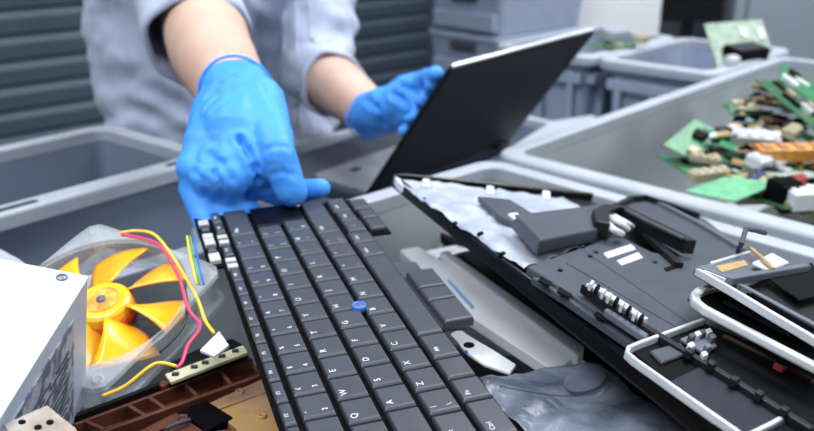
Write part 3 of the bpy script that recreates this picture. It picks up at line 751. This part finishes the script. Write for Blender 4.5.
# curved black trim
t = sthing('trim_arm', 'curved thick black plastic trim arm behind the white stickers', 'plastic trim', 640, 220, .012)
band([SP(x, y, .022) for x, y in ((603, 222), (600, 211), (610, 206), (624, 206), (645, 217), (668, 228), (692, 240))], .010, .010, M_black, t, 'arm', bevel=.002)
band([SP(x, y, .0235) for x, y in ((627, 209), (648, 220), (684, 237))], .0035, .002, M_dgrey, t, 'ridge')
t = sthing('white_cable', 'bunch of white cable curled under the black trim arm', 'cable', 618, 225, .012)
for k, (a, b) in enumerate((((606, 216), (628, 230)), ((611, 215), (632, 227)), ((605, 221), (622, 234)))):
    MB().tube(smoothpath([SP(*a, .014), SP((a[0] + b[0]) / 2, (a[1] + b[1]) / 2 - 2 + 2 * k, .019), SP(*b, .014)], 5), .0024, 8).build('strand', M_white, t, smooth=True)
# rail bar with connector strip
t = sthing('hinge_rail', 'long black hinge rail with white connectors running to the right corner', 'hinge rail', 640, 320, .012)
band([SP(x, y, .0155) for x, y in ((585, 284), (612, 304), (660, 334), (720, 370), (814, 428))], .0045, .005, M_black, t, 'rail')
band([SP(x, y, .017) for x, y in ((590, 283), (620, 301), (644, 318))], .006, .004, M_silver, t, 'connector_strip')
for f in (0, .12, .24, .36, .5, .62, .75, .88, 1):
    x, y = 592 + 50 * f, 282 + 34 * f
    MB().prism([SP(x - 3, y + 1, .019), SP(x, y - 3, .019), SP(x + 3, y - 1, .019), SP(x, y + 3, .019)], -sn * .004).build('connector', M_clip if f in (0, .24, .36, .62, .88) else M_keyD, t, bevel=.0005)
for x, y in ((690, 350), (712, 362), (735, 378), (760, 392), (785, 408)):
    MB().prism([SP(x - 5, y - 1, .0175), SP(x - 1, y - 4, .0175), SP(x + 6, y, .0175), SP(x + 2, y + 3, .0175)], -sn * .004).build('clip', M_black, t, bevel=.0006)
o = sp('ram_slab', [(604, 309), (612, 305), (654, 331), (646, 337)], .0135, .004, M_mgrey, None, .001); tag(o, 'narrow grey slab beside the white connectors on the hinge rail', 'slab')
# silver edged base (lower right)
t = sthing('silver_rimmed_base', 'black laptop base with thin silver rim in the lower right corner', 'laptop base', 720, 380, .012)
sp('deck', [(630, 349), (700, 321), (760, 345), (830, 380), (830, 460), (748, 460), (690, 400)], .012, .003, M_keyD, t)
band([SP(x, y, .0155) for x, y in ((704, 318), (668, 331), (638, 342), (629, 346), (628, 351), (636, 358), (680, 389), (736, 428), (765, 450))], .0021, .004, M_silver, t, 'silver_rim', bevel=.0008)
sp('touch_pad', [(664, 384), (700, 366), (790, 420), (750, 442)], .0128, .001, M_dblue, t)
sp('card', [(650, 350), (680, 342), (690, 352), (662, 362)], .0140, .002, M_dgrey, t)
sp('card', [(680, 338), (700, 330), (718, 345), (704, 352)], .0150, .002, M_mgrey, t)
for k in range(10):
    x, y = 684 + random.random() * 36, 328 + random.random() * 26
    a = random.random() * 3
    sp('component', [(x, y), (x + 5, y - 2), (x + 8, y + 2), (x + 3, y + 4)], .017 + .002 * random.random(), .004, random.choice([M_white, M_silver, M_mgrey, M_orange, M_slot]), t, .0004)
band([SP(x, y, .0140) for x, y in ((752, 432), (772, 422), (790, 412))], .002, .002, M_silver, t, 'divider')
band([SP(x, y, .0145) for x, y in ((724, 334), (770, 356), (814, 380))], .003, .002, M_copper2, t, 'flat_cable')
band([SP(x, y, .015) for x, y in ((776, 362), (786, 367))], .004, .003, M_red2, t, 'red_tape')
# silver bezel above
t = sthing('silver_laptop_chassis', 'laptop chassis with thick silver edge and rounded corner, overhanging the thin rimmed base', 'laptop chassis', 760, 330, .03)
sp('deck', [(700, 297), (735, 284), (830, 328), (830, 380), (760, 335), (712, 308)], .024, .003, M_keyD, t)
band([SP(x, y, .0275) for x, y in ((742, 282), (716, 284), (701, 288), (696, 293), (697, 299), (706, 306), (760, 334), (830, 370))], .0048, .0045, M_silver, t, 'silver_frame', bevel=.0012)
band([SP(x, y, .0262) for x, y in ((726, 299), (760, 316), (790, 332))], .0035, .003, M_dgrey, t, 'vent_strip')
for k in range(14):
    x, y = 727 + k * 4.6, 299 + k * 2.36
    MB().prism([SP(x, y, .0267), SP(x + 1.6, y - 1.6, .0267), SP(x + 3, y - .9, .0267), SP(x + 1.4, y + .7, .0267)], -sn * .002).build('vent_slot', M_keyD, t)
# optical drive stack
t = sthing('drive_frame', 'stack of thin metal drive frames with a copper sticker above the silver bezel', 'drive frame', 760, 280, .05)
sp('lower_plate', [(694, 270), (748, 250), (830, 290), (830, 345), (770, 315)], .034, .003, M_black, t)
sp('metal_tray', [(698, 266), (752, 249), (784, 266), (742, 282)], .037, .002, M_mgrey, t)
sp('copper_sticker', [(716, 266), (744, 260), (748, 265), (722, 272)], .0374, .0006, M_copst, t, 0)
band([SP(x, y, .039) for x, y in ((698, 268), (730, 286), (770, 310), (830, 345))], .003, .004, M_silver, t, 'silver_edge')
band([SP(x, y, .039) for x, y in ((742, 284), (790, 310), (830, 331))], .004, .004, M_mgrey, t, 'slide_rail')
band([SP(x, y, .042) for x, y in ((730, 277), (760, 272), (808, 264))], .004, .004, M_mgrey, t, 'cross_bar')
band([SP(x, y, .0435) for x, y in ((750, 246), (762, 256), (774, 267))], .0022, .002, M_copst, t, 'strut')
sp('hub_plate', [(752, 262), (772, 252), (790, 262), (770, 270)], .041, .002, M_silver, t)
MB().tube([SP(738, 252, .038), SP(742, 242, .046), SP(746, 229, .052), SP(754, 230, .052), SP(765, 233, .050)], .0015, 8).build('hinge_hook', M_dgrey, t, smooth=False)
for k in range(6):
    x, y = 716 + 17 * k, 275 + 8.6 * k
    MB().prism([SP(x - 3, y, .0375), SP(x, y - 2, .0375), SP(x + 7, y + 1, .0375), SP(x + 4, y + 3, .0375)], -sn * .002).build('latch', random.choice([M_keyD, M_mgrey, M_dgrey, M_black]), t, bevel=.0004)
band([SP(x, y, .0385) for x, y in ((712, 262), (732, 256), (750, 251))], .002, .002, M_silver, t, 'silver_edge')
band([SP(x, y, .0385) for x, y in ((704, 270), (740, 284), (742, 282), (782, 267))], .0015, .003, M_silver, t, 'silver_edge')
band([SP(x, y, .0385) for x, y in ((752, 292), (790, 314), (830, 336))], .0018, .003, M_keyD, t, 'cable')
sp('window', [(768, 278), (812, 262), (830, 292), (800, 300)], .0385, .001, M_keyD, t)

# ------------------------------------------------------------------ half open laptop held by the person
h0 = Vector((-.044, .900, .889)); h1 = Vector((.141, 1.122, .894)); h2 = Vector((.229, 1.045, 1.051)); h3 = Vector((.044, .823, 1.046))
wa = (h1 - h0).normalized(); ha = (h3 - h0); ha = (ha - wa * ha.dot(wa)); HL = ha.length; ha.normalize(); WL = (h1 - h0).length
ln = wa.cross(ha); 
if ln.y > 0: ln = -ln      # towards the camera side
lap = thing('laptop', 'half open black laptop whose lid the gloved left hand holds', 'laptop', h0 + wa * WL / 2 - Vector((0, 0, .015)))
def LP(u, v, w=0): return h0 + wa * u + ha * v + ln * w
mb = MB(); mb.rings([[LP(0, -.012, w), LP(WL, -.012, w), LP(WL, HL, w), LP(0, HL, w)] for w in (-.006, .0)]); lid = mb.build('lid', M_lid, lap, bevel=.002)
mb = MB(); mb.rings([[LP(.006, .012, w), LP(WL - .006, .012, w), LP(WL - .006, HL - .006, w), LP(.006, HL - .006, w)] for w in (-.0075, -.005)]); mb.build('screen', M_blackg, lid)
band([LP(.003, HL + .0012, -.002), LP(.05, HL + .0012, -.002), LP(WL - .003, HL + .0012, -.002)], .0028, .004, M_silver, lid, 'silver_edge', nrm=ln)
band([LP(.075, HL + .003, -.001), LP(.12, HL + .004, -.001), LP(WL - .05, HL + .004, -.001)], .002, .003, M_silver, lid, 'edge_strip', nrm=ln)
bw = wa; bd = Vector((0, 0, 1)).cross(bw).normalized(); 
if bd.dot(B) < 0: bd = -bd
def LB(u, v, z=0): return h0 + bw * u + bd * v + Vector((0, 0, z))
BL = .185
mb = MB(); mb.rings([[LB(0, 0, z), LB(WL, 0, z), LB(WL, BL, z), LB(0, BL, z)] for z in (-.016, 0)]); mb.build('base', M_dgrey, lap, bevel=.002)
mb = MB(); mb.rings([[LB(.012, .008, z), LB(WL - .012, .008, z), LB(WL - .012, .105, z), LB(.02, .105, z), LB(.012, .09, z)] for z in (-.001, .0012)]); pl = mb.build('exposed_tray', M_tray, lap, bevel=.0005)
for u, v, m, s_ in ((.06, .075, M_slot, .006), (.13, .06, M_orange, .012), (.16, .075, M_blue2, .01), (.10, .03, M_wblu, .012), (.07, .02, M_orange, .008), (.19, .06, M_white, .014)):
    mb = MB(); mb.rings([[LB(u - s_, v - s_ * .6, z), LB(u + s_, v - s_ * .6, z), LB(u + s_, v + s_ * .6, z), LB(u - s_, v + s_ * .6, z)] for z in (.001, .004)]); mb.build('component', m, pl, bevel=.0005)
for u in (.03, WL - .03):
    MB().tube([LB(u - .012, -.001, .001), LB(u + .012, -.001, .001)], .004, 10).build('hinge', M_black, lap, smooth=True)

o = hp('bin_lid', [(506, 150), (552, 121), (592, 115), (600, 120), (530, 152)], .884, .01, M_rim); tag(o, 'pale grey flat bin lid between the laptop lid and the circuit board bin', 'bin lid')
# ------------------------------------------------------------------ person
T0 = AB(.10, .68, 0)
per = thing('person', 'person in a grey shirt and blue gloves holding the keyboard and a laptop lid', 'person', T0)
Rsh, Lsh = AB(-.10, .56, 1.31), AB(.285, .60, 1.31)
Rel, Rmid, Rwr = at(199, 8, .95), at(211, 52, .80), at(240, 102, .655)
Lel, Lwr = at(316, 70, 1.25), at(374, 116, 1.04)
def tor(a, b, z): return AB(.1 + a, .68 + b, z)
body = []
for s in (-1, 1):
    body += [(tor(s * .08, 0, .95), .105, tor(s * .085, .0, .5), .062), (tor(s * .085, 0, .5), .062, tor(s * .09, .02, .1), .042), (tor(s * .09, .02, .07), .04, tor(s * .10, -.14, .035), .03)]
    body += [(tor(s * .07, 0, .95), .11, tor(s * .06, -.03, 1.1), .105), (tor(s * .06, -.03, 1.1), .105, tor(s * .08, -.08, 1.28), .10)]
body += [(Rsh, .055, Rel, .045), (Rel, .046, Rmid, .0405), (Rmid, .0405, Rwr, .0275), (tor(-.1, -.09, 1.32), .06, Rsh, .055)]
body += [(Lsh, .055, Lel, .042), (Lel, .043, Lel.lerp(Lwr, .4), .040), (Lel.lerp(Lwr, .4), .040, Lwr, .029), (tor(.1, -.09, 1.32), .06, Lsh, .055)]
hd = tor(0, -.20, 1.525)
body += [(tor(0, -.09, 1.34), .066, tor(0, -.165, 1.45), .055), (hd, .075, hd + Vector((0, 0, .07)), .078), (hd - B * .035 + Vector((0, 0, -.045)), .048, hd + Vector((0, 0, .02)), .06), (hd - B * .085 + Vector((0, 0, .0)), .014, hd - B * .07 + Vector((0, 0, .035)), .012)]
for s in (-1, 1): body.append((hd + A * s * .077 + Vector((0, 0, -.01)), .012, hd + A * s * .08 + Vector((0, 0, .025)), .014))
bo, bbv = blob('body', body, M_skin, per, .0085, 5)
hair, _ = blob('hair', [(hd + B * .02 + Vector((0, 0, .05)), .08, hd + Vector((0, 0, .085)), .078), (hd + B * .04, .06, hd + B * .03 + Vector((0, 0, .05)), .07)], M_hair, per, .01, 3)
for s in (-1, 1):
    P = hd - B * .068 + A * s * .03 + Vector((0, 0, .035)); ey = MB().cone(P, .0105, P + A * .001, .0105).build('eye', M_white, per, smooth=True); MB().cone(P - B * .0065, .0055, P - B * .0064, .0055).build('iris', M_hair, ey, smooth=True)
P = hd - B * .078 + Vector((0, 0, -.04)); MB().tube([P - A * .022, P - B * .004, P + A * .022], .0042, 8).build('mouth', M_lip, per, smooth=True)
tr = []
for s in (-1, 1): tr += [(tor(s * .08, 0, .93), .118, tor(s * .085, 0, .5), .078), (tor(s * .085, 0, .5), .078, tor(s * .09, .02, .1), .066)]
blob('trousers', tr, M_trou, per, .012, 4)
for s in (-1, 1): blob('shoe', [(tor(s * .09, .03, .05), .05, tor(s * .105, -.16, .04), .038)], M_black, per, .01, 3)
# shirt
sh = []
for s in (-1, 1):
    sh += [(tor(s * .075, 0, .84), .128, tor(s * .07, -.03, 1.1), .125), (tor(s * .07, -.03, 1.1), .125, tor(s * .085, -.09, 1.29), .115)]
sh += [(tor(-.1, -.09, 1.32), .072, Rsh, .072), (Rsh, .072, Rsh.lerp(Rel, .6), .062), (Rsh.lerp(Rel, .6), .062, Rsh.lerp(Rel, .92), .056)]
sh += [(tor(.1, -.09, 1.32), .072, Lsh, .07), (Lsh, .066, Lel, .052), (Lel, .052, Lel.lerp(Lwr, .14), .050)]
sh += [(tor(-.14, -.02, 1.22), .07, tor(-.15, .02, 1.0), .064), (tor(-.15, .02, 1.0), .064, tor(-.135, .02, .86), .064)]
def folds(p):
    q = (p - Rel)
    w = A.dot(q) * 1.0 + q.z * 1.6
    f = math.sin(w * 55 + 5 * noise.noise(p * 9)) * .5 + noise.noise(Vector((p.x * 14, p.y * 14, p.z * 30)))
    return .0065 * f + .003 * noise.noise(p * 60)
so, sbv = blob('shirt', sh, M_shirt, per, .0075, 5, folds)
# turned up cuffs, open tubes round the arms
def cuff(p0, p1, r0, r1, name):
    mb = MB(); d = (p1 - p0).normalized(); q = d.to_track_quat('Z', 'Y').to_matrix(); rs = []
    L = (p1 - p0).length; n = 36
    for r_, z in ((r0, 0), (r1 * .99, L * .5), (r1, L * .93), (r1 - .002, L), (r1 - .006, L * .98), (r1 - .007, L * .5), (r0 - .007, 0)):
        ring = []
        for j in range(n):
            a = 2 * PI * j / n; w = 1 + .05 * math.sin(3 * a + z * 30) + .03 * math.sin(7 * a + 1)
            ring.append(p0 + q @ Vector((r_ * w * math.cos(a), r_ * w * math.sin(a), z + .006 * math.sin(2 * a))))
        rs.append(ring)
    mb.rings(rs, closed=True); return mb.build(name, M_shirt, so, smooth=True)
cuff(Rsh.lerp(Rel, .72), at(201, 44, .86), .060, .055, 'cuff')
cuff(Lel.lerp(Lwr, .02), Lel.lerp(Lwr, .36), .052, .047, 'cuff')
def seam(px, r=.0022, name='seam'):
    pts = []
    for x, y in px:
        d = ray(x, y).normalized(); hit = sbv.ray_cast(CO, d)
        if hit[0] is not None: pts.append(hit[0] - d * .0005)
    if len(pts) > 2: MB().tube(pts, r, 6).build(name, M_shirt, so, smooth=True)
seam([(284 + .02 * y, y) for y in range(2, 132, 6)]); seam([(296 + .02 * y, y) for y in range(2, 132, 6)])
seam([(310, y) for y in range(2, 40, 5)] + [(318, 44), (326, 42), (334, 38)], .0016)

# ------------------------------------------------------------------ gloves
def glove(cones, name, cuffp, cr, voxel=.0024, creases=()):
    def dsp(p): return .0011 * noise.noise(p * 55) + .0010 * max(0, noise.noise(Vector((p.x * 35, p.y * 70, p.z * 170))) - .1)
    o, bv = blob(name, cones, M_glove, per, voxel, 9, dsp)
    # stretched creases in the thin glove
    segs = []
    for px, wd, dp in creases:
        pts = []
        for x, y in px:
            d_ = ray(x, y).normalized(); hit = bv.ray_cast(CO, d_)
            if hit[0] is not None: pts.append(hit[0])
        segs += [(a_, b_, wd, dp) for a_, b_ in zip(pts, pts[1:])]
    if segs:
        L = world_loc(per); nor = [v.normal.copy() for v in o.data.vertices]
        for v, nn in zip(o.data.vertices, nor):
            p = v.co + L; best = 0
            for a_, b_, wd, dp in segs:
                ab = b_ - a_; f = max(0, min(1, (p - a_).dot(ab) / max(1e-9, ab.length_squared))); dd = (p - a_ - ab * f).length / wd
                if dd < 4:
                    h_ = -dp * math.exp(-dd * dd) + dp * .55 * math.exp(-(dd - 2) ** 2)
                    if abs(h_) > abs(best): best = h_
            v.co = v.co + nn * best
        o.data.update()
    # rolled cuff edge and open sleeve end
    p0, p1 = cuffp; d = (p1 - p0).normalized(); q = d.to_track_quat('Z', 'Y').to_matrix(); n = 40; rs = []
    for k in range(9):
        a = 2 * PI * k / 9; rr = cr + .0012 * math.cos(a); zz = .0016 * math.sin(a)
        rs.append([p0 + q @ Vector((rr * math.cos(2 * PI * j / n), rr * math.sin(2 * PI * j / n), zz + .004 * math.sin(4 * PI * j / n + 1))) for j in range(n)])
    MB().rings(rs, closed=True).build('rolled_cuff', M_glove, o, smooth=True)
    return o, bv
thT = KB(13.25, 2.7, .0115)
th1 = at(278, 156, .598)
pinkM, ringM, midM, indM = at(196, 168, .607), at(211, 176, .60), at(231, 176, .598), at(254, 166, .604)
gl = [
    (at(237, 97, .668), .0305, at(240, 108, .655), .0315),
    (at(240, 108, .655), .0300, at(236, 138, .625), .0290),
    (at(226, 112, .65), .026, at(212, 150, .62), .0215),
    (at(252, 108, .65), .027, at(266, 128, .625), .0190),
    (at(236, 130, .632), .026, at(232, 165, .605), .0190),
    (at(212, 150, .62), .0200, pinkM, .0145), (at(222, 150, .617), .020, ringM, .0150), (at(236, 150, .613), .020, midM, .0150),
    (at(252, 140, .617), .019, indM, .0140),
    (at(246, 158, .612), .017, at(262, 182, .618), .013), (at(262, 182, .618), .013, at(285, 196, .622), .010),
    # thumb
    (at(262, 122, .628), .0190, at(274, 142, .606), .0150), (at(274, 142, .606), .0150, th1, .0132), (th1, .0132, thT, .0118),
    # fingers curling under the far end of the keyboard
    (pinkM, .0125, at(192, 190, .608), .0100), (at(192, 190, .608), .0100, KB(13.0, -.35, -.020), .0085), (KB(13.0, -.35, -.020), .0085, KB(11.9, -.2, -.017), .0075),
    (ringM, .0130, at(207, 199, .612), .0105), (at(207, 199, .612), .0105, KB(13.1, .9, -.021), .0090), (KB(13.1, .9, -.021), .0090, KB(11.6, .9, -.018), .0080),
    (midM, .0130, at(228, 198, .612), .0105), (at(228, 198, .612), .0105, KB(13.2, 2.0, -.022), .0090), (KB(13.2, 2.0, -.022), .0090, KB(11.5, 2.1, -.018), .0080),
    (indM, .0125, at(268, 186, .622), .0105), (at(268, 186, .622), .0105, at(296, 192, .628), .0090), (at(296, 192, .628), .0090, at(321, 188, .622), .0078),
]
rg, rgb = glove(gl, 'glove', (at(236, 91, .675), at(240, 108, .655)), .0292, .0017, [
    ([(209, 96), (220, 84), (236, 76)], .0026, .0013), ([(207, 108), (218, 96), (232, 88)], .0022, .0011), ([(212, 112), (224, 103)], .002, .0009),
    ([(240, 140), (248, 152), (255, 168), (258, 180)], .0026, .0035), ([(208, 154), (222, 164), (232, 180)], .0028, .0012),
    ([(194, 172), (204, 180), (208, 196)], .0024, .0013), ([(214, 172), (222, 184), (224, 198)], .0024, .0014),
    ([(266, 150), (276, 146), (288, 148)], .0026, .0007), ([(272, 174), (282, 172), (293, 174)], .0022, .0007), ([(262, 84), (268, 96), (274, 110)], .002, .001)])
e = lambda x, y, t: at(x, y, t)
gl2 = [
    (at(372, 115, 1.045), .0300, at(386, 110, 1.0), .0285), (at(386, 110, 1.0), .0285, at(402, 103, .965), .024), (at(390, 118, 1.0), .020, at(404, 116, .965), .016),
    (at(402, 100, .965), .020, at(412, 92, .95), .016), (at(404, 110, .965), .018, at(414, 106, .945), .014),
    (at(410, 90, .95), .0150, at(424, 85, .93), .0120), (at(424, 85, .93), .0120, at(438, 84, .91), .0100), (at(438, 84, .91), .0100, LP(.022, .150, -.020), .0085),
    (at(412, 98, .95), .0145, at(424, 95, .93), .0120), (at(424, 95, .93), .0120, at(436, 96, .91), .0100), (at(436, 96, .91), .0100, LP(.022, .128, -.020), .0085),
    (at(412, 106, .95), .0140, at(420, 105, .93), .0110), (at(420, 105, .93), .0110, at(430, 107, .91), .0095), (at(430, 107, .91), .0095, LP(.020, .106, -.018), .008),
    (at(408, 114, .955), .0130, at(416, 115, .935), .0100), (at(416, 115, .935), .0100, at(424, 117, .915), .0085), (at(424, 117, .915), .0085, LP(.018, .086, -.016), .0075),
    (at(394, 98, .985), .0170, at(404, 87, .965), .0135), (at(404, 87, .965), .0135, at(420, 81, .945), .0110), (at(420, 81, .945), .0110, LP(.020, .165, -.022), .009),
]
lg, lgb = glove(gl2, 'glove', (at(366, 117, 1.06), at(386, 110, 1.0)), .0280, .0030, [([(366, 100), (378, 108), (384, 124)], .004, .003), ([(394, 94), (404, 100), (408, 112)], .004, .004), ([(402, 88), (416, 92)], .004, .003)])

# ------------------------------------------------------------------ circuit boards in the right bin
def comp(parent, P, ux, uy, un, w, l, hh, m, name='component'):
    MB().rings([[P + ux * a + uy * b + un * z for a, b in ((-w, -l), (w, -l), (w, l), (-w, l))] for z in (0, hh)]).build(name, m, parent, bevel=.0006)
def pcb(label, x, y, z, ang, w, l, m, tilt=0, roll=0, th=.0018, n=6, mats=None, name='circuit_board', cat='circuit board', group='circuit boards in the right bin'):
    P = onz(x, y, z)
    M = Matrix.Translation(P) @ Matrix.Rotation(ang, 4, 'Z') @ Matrix.Rotation(tilt, 4, 'X') @ Matrix.Rotation(roll, 4, 'Y')
    ux, uy, un = M.col[0].to_3d(), M.col[1].to_3d(), M.col[2].to_3d()
    t = thing(name, label, cat, P, group)
    mb = MB(); mb.rings([[P + ux * a + uy * b + un * q for a, b in ((-w, -l), (w * .7, -l), (w * .7, -l * .8), (w, -l * .8), (w, l), (-w, l))] for q in (0, th)]); mb.build('board', m, t, bevel=.0004)
    for k in range(n):
        a, b = (random.random() * 1.6 - .8) * w, (random.random() * 1.6 - .8) * l
        s = random.uniform(.003, .008)
        comp(t, P + ux * a + uy * b + un * th, ux, uy, un, min(s, w * .5), min(s * random.uniform(.6, 1.8), l * .5), random.uniform(.002, .007), random.choice(mats or [M_keyD, M_silver, M_cream, M_slot, M_keyD]))
    return t
pcb('large green circuit board leaning in the left of the circuit board heap', 722, 154, .935, .9, .040, .054, M_pcb, .30, -.2, n=8)
pcb('bright mint green bare board lying flat by the near rim of the right bin', 742, 185, .945, .75, .062, .024, M_pcbB, -.05, .03, n=3, mats=[M_pcbB, M_cream])
pcb('pale green circuit board beneath the orange block', 800, 172, .945, .5, .05, .030, M_pcbP, -.1, .1, n=6)
pcb('dark green circuit board standing at the right edge of the heap', 803, 112, .975, .8, .045, .055, M_pcbD, .55, .2, n=9)
pcb('fresh green circuit board with white capacitor on top of the heap', 804, 88, .985, 1.2, .04, .035, M_pcb, .5, -.1, n=6, mats=[M_white, M_keyD])
pcb('long brown circuit strip near the top of the heap', 772, 104, .965, .85, .045, .010, M_brown, .1, .25, n=4)
pcb('short orange brown circuit strip below the brown one', 779, 121, .955, .75, .035, .008, M_brown, .1, .2, n=3)
pcb('blue violet circuit strip in the middle of the heap', 754, 125, .95, .8, .040, .008, M_blue, .15, .2, n=4)
pcb('tan circuit board with gold contacts in the middle of the heap', 776, 143, .95, .4, .03, .025, M_orange, .3, .1, n=7, mats=[M_cream, M_copst, M_keyD])
pcb('green circuit board half buried under the pale heat sink', 746, 165, .93, .3, .05, .035, M_pcbD, .05, .1, n=7)
pcb('dark green circuit board in the lower right of the heap', 800, 190, .93, 1.0, .045, .04, M_pcbD, .1, .1, n=7)
pcb('green circuit board buried at the left foot of the heap', 706, 168, .92, .2, .04, .04, M_pcb, 0, .1, n=4)
pcb('green circuit board behind the blue violet strip', 766, 118, .94, 1.0, .05, .05, M_pcbD, .3, .1, n=7)
frag = [M_pcb, M_pcbD, M_keyD, M_brown, M_pcbD, M_slot, M_pcb, M_cream, M_pcbD, M_orange, M_mgrey, M_blue, M_keyD]
rnd = random.Random(5)
for k in range(46):
    f = rnd.random(); y = 88 + 120 * f
    x0 = 690 + max(0, 150 - y) * .95 if y < 150 else 694 + (y - 150) * .9
    x = x0 + 8 + rnd.random() * (816 - x0)
    random.seed(k)
    pcb('small circuit board fragment scattered in the heap of the right bin', x, y, .972 - .042 * f, rnd.random() * 3, rnd.uniform(.010, .024), rnd.uniform(.006, .014), frag[k % len(frag)], rnd.uniform(-.5, .5), rnd.uniform(-.4, .4), .002, 3, [M_keyD, M_silver, M_cream, M_slot, M_copst], 'board_fragment', 'circuit board', 'circuit board fragments in the right bin')
pcb('dark green circuit board lying between the mint board and the orange block', 774, 174, .946, .6, .030, .022, M_pcbD, .1, -.1, n=7)
pcb('green circuit board with many small chips left of the tan board', 748, 152, .948, 1.1, .028, .030, M_pcb, .25, .1, n=9)
pcb('dark green circuit board under the white connector block at the near rim', 806, 199, .934, .4, .050, .024, M_pcbD, -.05, .05, n=6)
def block(name, label, cat, x, y, z, ang, w, l, hgt, m, tilt=0, extra=None):
    P = onz(x, y, z); M = Matrix.Translation(P) @ Matrix.Rotation(ang, 4, 'Z') @ Matrix.Rotation(tilt, 4, 'X')
    ux, uy, un = M.col[0].to_3d(), M.col[1].to_3d(), M.col[2].to_3d()
    t = thing(name, label, cat, P)
    MB().rings([[P + ux * a + uy * b + un * q for a, b in ((-w, -l), (w, -l), (w, l), (-w, l))] for q in (0, hgt)]).build('housing', m, t, bevel=.0015)
    for k in range(4):
        a = (-.75 + .5 * k) * w
        MB().rings([[P + ux * (a + i * w * .12) + uy * j * l * .7 + un * q for i, j in ((-1, -1), (1, -1), (1, 1), (-1, 1))] for q in (hgt * .9, hgt + .0015)]).build('fin', extra or m, t)
    return t
block('connector_block', 'cream connector strip at the near left corner of the heap', 'connector', 708, 179, .94, .35, .022, .006, .010, M_cream, .1)
block('connector_block', 'thin cream connector stick lying on the large green board', 'connector', 705, 163, .947, -.7, .016, .004, .008, M_cream, .1)
block('heat_sink', 'pale grey heat sink in the middle of the heap', 'heat sink', 755, 145, .95, -.4, .026, .012, .014, M_cap, .2, M_cap)
block('transformer_block', 'orange component block at the right edge of the heap', 'transformer', 788, 159, .955, .05, .034, .010, .014, M_orange, .1, M_brown)
block('capacitor_block', 'black rectangular block by the near rim of the right bin', 'capacitor', 781, 203, .935, .3, .012, .012, .022, M_keyD, .1)
block('connector_block', 'white connector block by the near rim, right of the black block', 'connector', 803, 207, .935, .2, .018, .010, .018, M_white, .1)
block('connector_block', 'cream connector row with dark sockets by the near rim, left of the black block', 'connector', 752, 203, .925, .1, .018, .007, .010, M_cream, 0, M_keyD)
block('connector_block', 'small red connector right of the mint green board', 'connector', 796, 186, .945, .4, .008, .005, .010, M_red2, .1)
block('coil_block', 'shiny metal can in front of the heat sink', 'metal can', 757, 167, .95, .6, .010, .010, .012, M_silver, .2)
block('connector_block', 'cream socket at the upper right of the heap', 'connector', 790, 136, .962, .9, .016, .007, .010, M_cream, .2)
block('connector_block', 'black connector behind the large green board', 'connector', 745, 122, .945, .9, .020, .010, .012, M_keyD, .2)
# filler heap body below the boards so that nothing floats
mb = MB(); rows = []
for i in range(15):
    row = []
    for j in range(15):
        a = .095 + i / 14 * .62; b = -.06 - j / 14 * .46
        q = AB(a, b, 0); hgt = .775 + .15 * min(1, max(0, (-b - .05) * 3.2)) * min(1, max(.0, (.85 - a) * 6)) + .012 * noise.noise(q * 30)
        row.append(Vector((q.x, q.y, hgt)))
    rows.append(row)
o = MB().grid(rows).build('scrap_fill', mat('scrap_mix', (64, 78, 66), .6, c2=(30, 34, 36), vscale=60), smooth=False, solid=.004)
o['kind'] = 'stuff'; o['label'] = 'mixed small circuit board scrap beneath the boards in the right bin'; o['category'] = 'scrap'
# rear bins' boards
t = pcb('pale green circuit board leaning out of the small rear bin', 740, 44, .975, .45, .065, .040, M_pcbP, 1.0, 0, n=3, mats=[M_white, M_pcbP], group=None)
block('scrap_module', 'dark module lying in front of the pale green board in the rear bin', 'module', 744, 58, .955, .6, .038, .02, .02, M_keyD, .2, M_slot)
block('scrap_module', 'small white plug at the near edge of the rear bin', 'plug', 731, 64, .957, .6, .010, .008, .012, M_white, .2)
pcb('green board lying in the rear bin next to the laptop lid', 612, 45, .958, .7, .045, .03, M_pcbD, .1, 0, n=3, group=None)
block('scrap_module', 'white crumpled plastic piece on the green board near the laptop lid', 'plastic piece', 613, 36, .972, .5, .024, .016, .014, M_rim, .2)
block('scrap_module', 'cream connector right of the white piece in the rear bin', 'connector', 640, 42, .966, .9, .016, .01, .012, M_cream, .2)

# ------------------------------------------------------------------ light
def area(name, loc, sx, sy, e, rot=(0, 0, 0), c=(1, 1, 1)):
    l = bpy.data.lights.new(name, 'AREA'); l.shape = 'RECTANGLE'; l.size = sx; l.size_y = sy; l.energy = e; l.color = c
    o = bpy.data.objects.new(name, l); COL.objects.link(o); o.location = loc; o.rotation_euler = rot; return o
area('area_lamp', (-1.1, .3, 2.85), 1.6, .5, 58, (0, 0, .8), (.95, .98, 1))
area('area_lamp', (1.2, 1.3, 2.85), 1.6, .5, 56, (0, 0, .8), (.95, .98, 1))
area('area_lamp', (-.2, -.8, 2.85), 1.6, .5, 40, (0, 0, .8), (.95, .98, 1))
area('area_lamp', (1.0, 2.0, 2.85), 1.6, .5, 46, (0, 0, .8), (.95, .98, 1))
area('area_lamp', (2.6, -.3, 2.6), 1.6, .8, 60, (0, .85, .0), (.95, .98, 1))  # tilted fill light added at the right to brighten the power supply's side
w = bpy.data.worlds.new('world'); S.world = w; w.use_nodes = True
bg = w.node_tree.nodes['Background']; bg.inputs[0].default_value = (.86, .93, 1, 1); bg.inputs[1].default_value = .34
S.view_settings.view_transform = 'Standard'; S.view_settings.look = 'None'; S.view_settings.gamma = 1; S.view_settings.exposure = -0.3
S.view_settings.use_curve_mapping = False
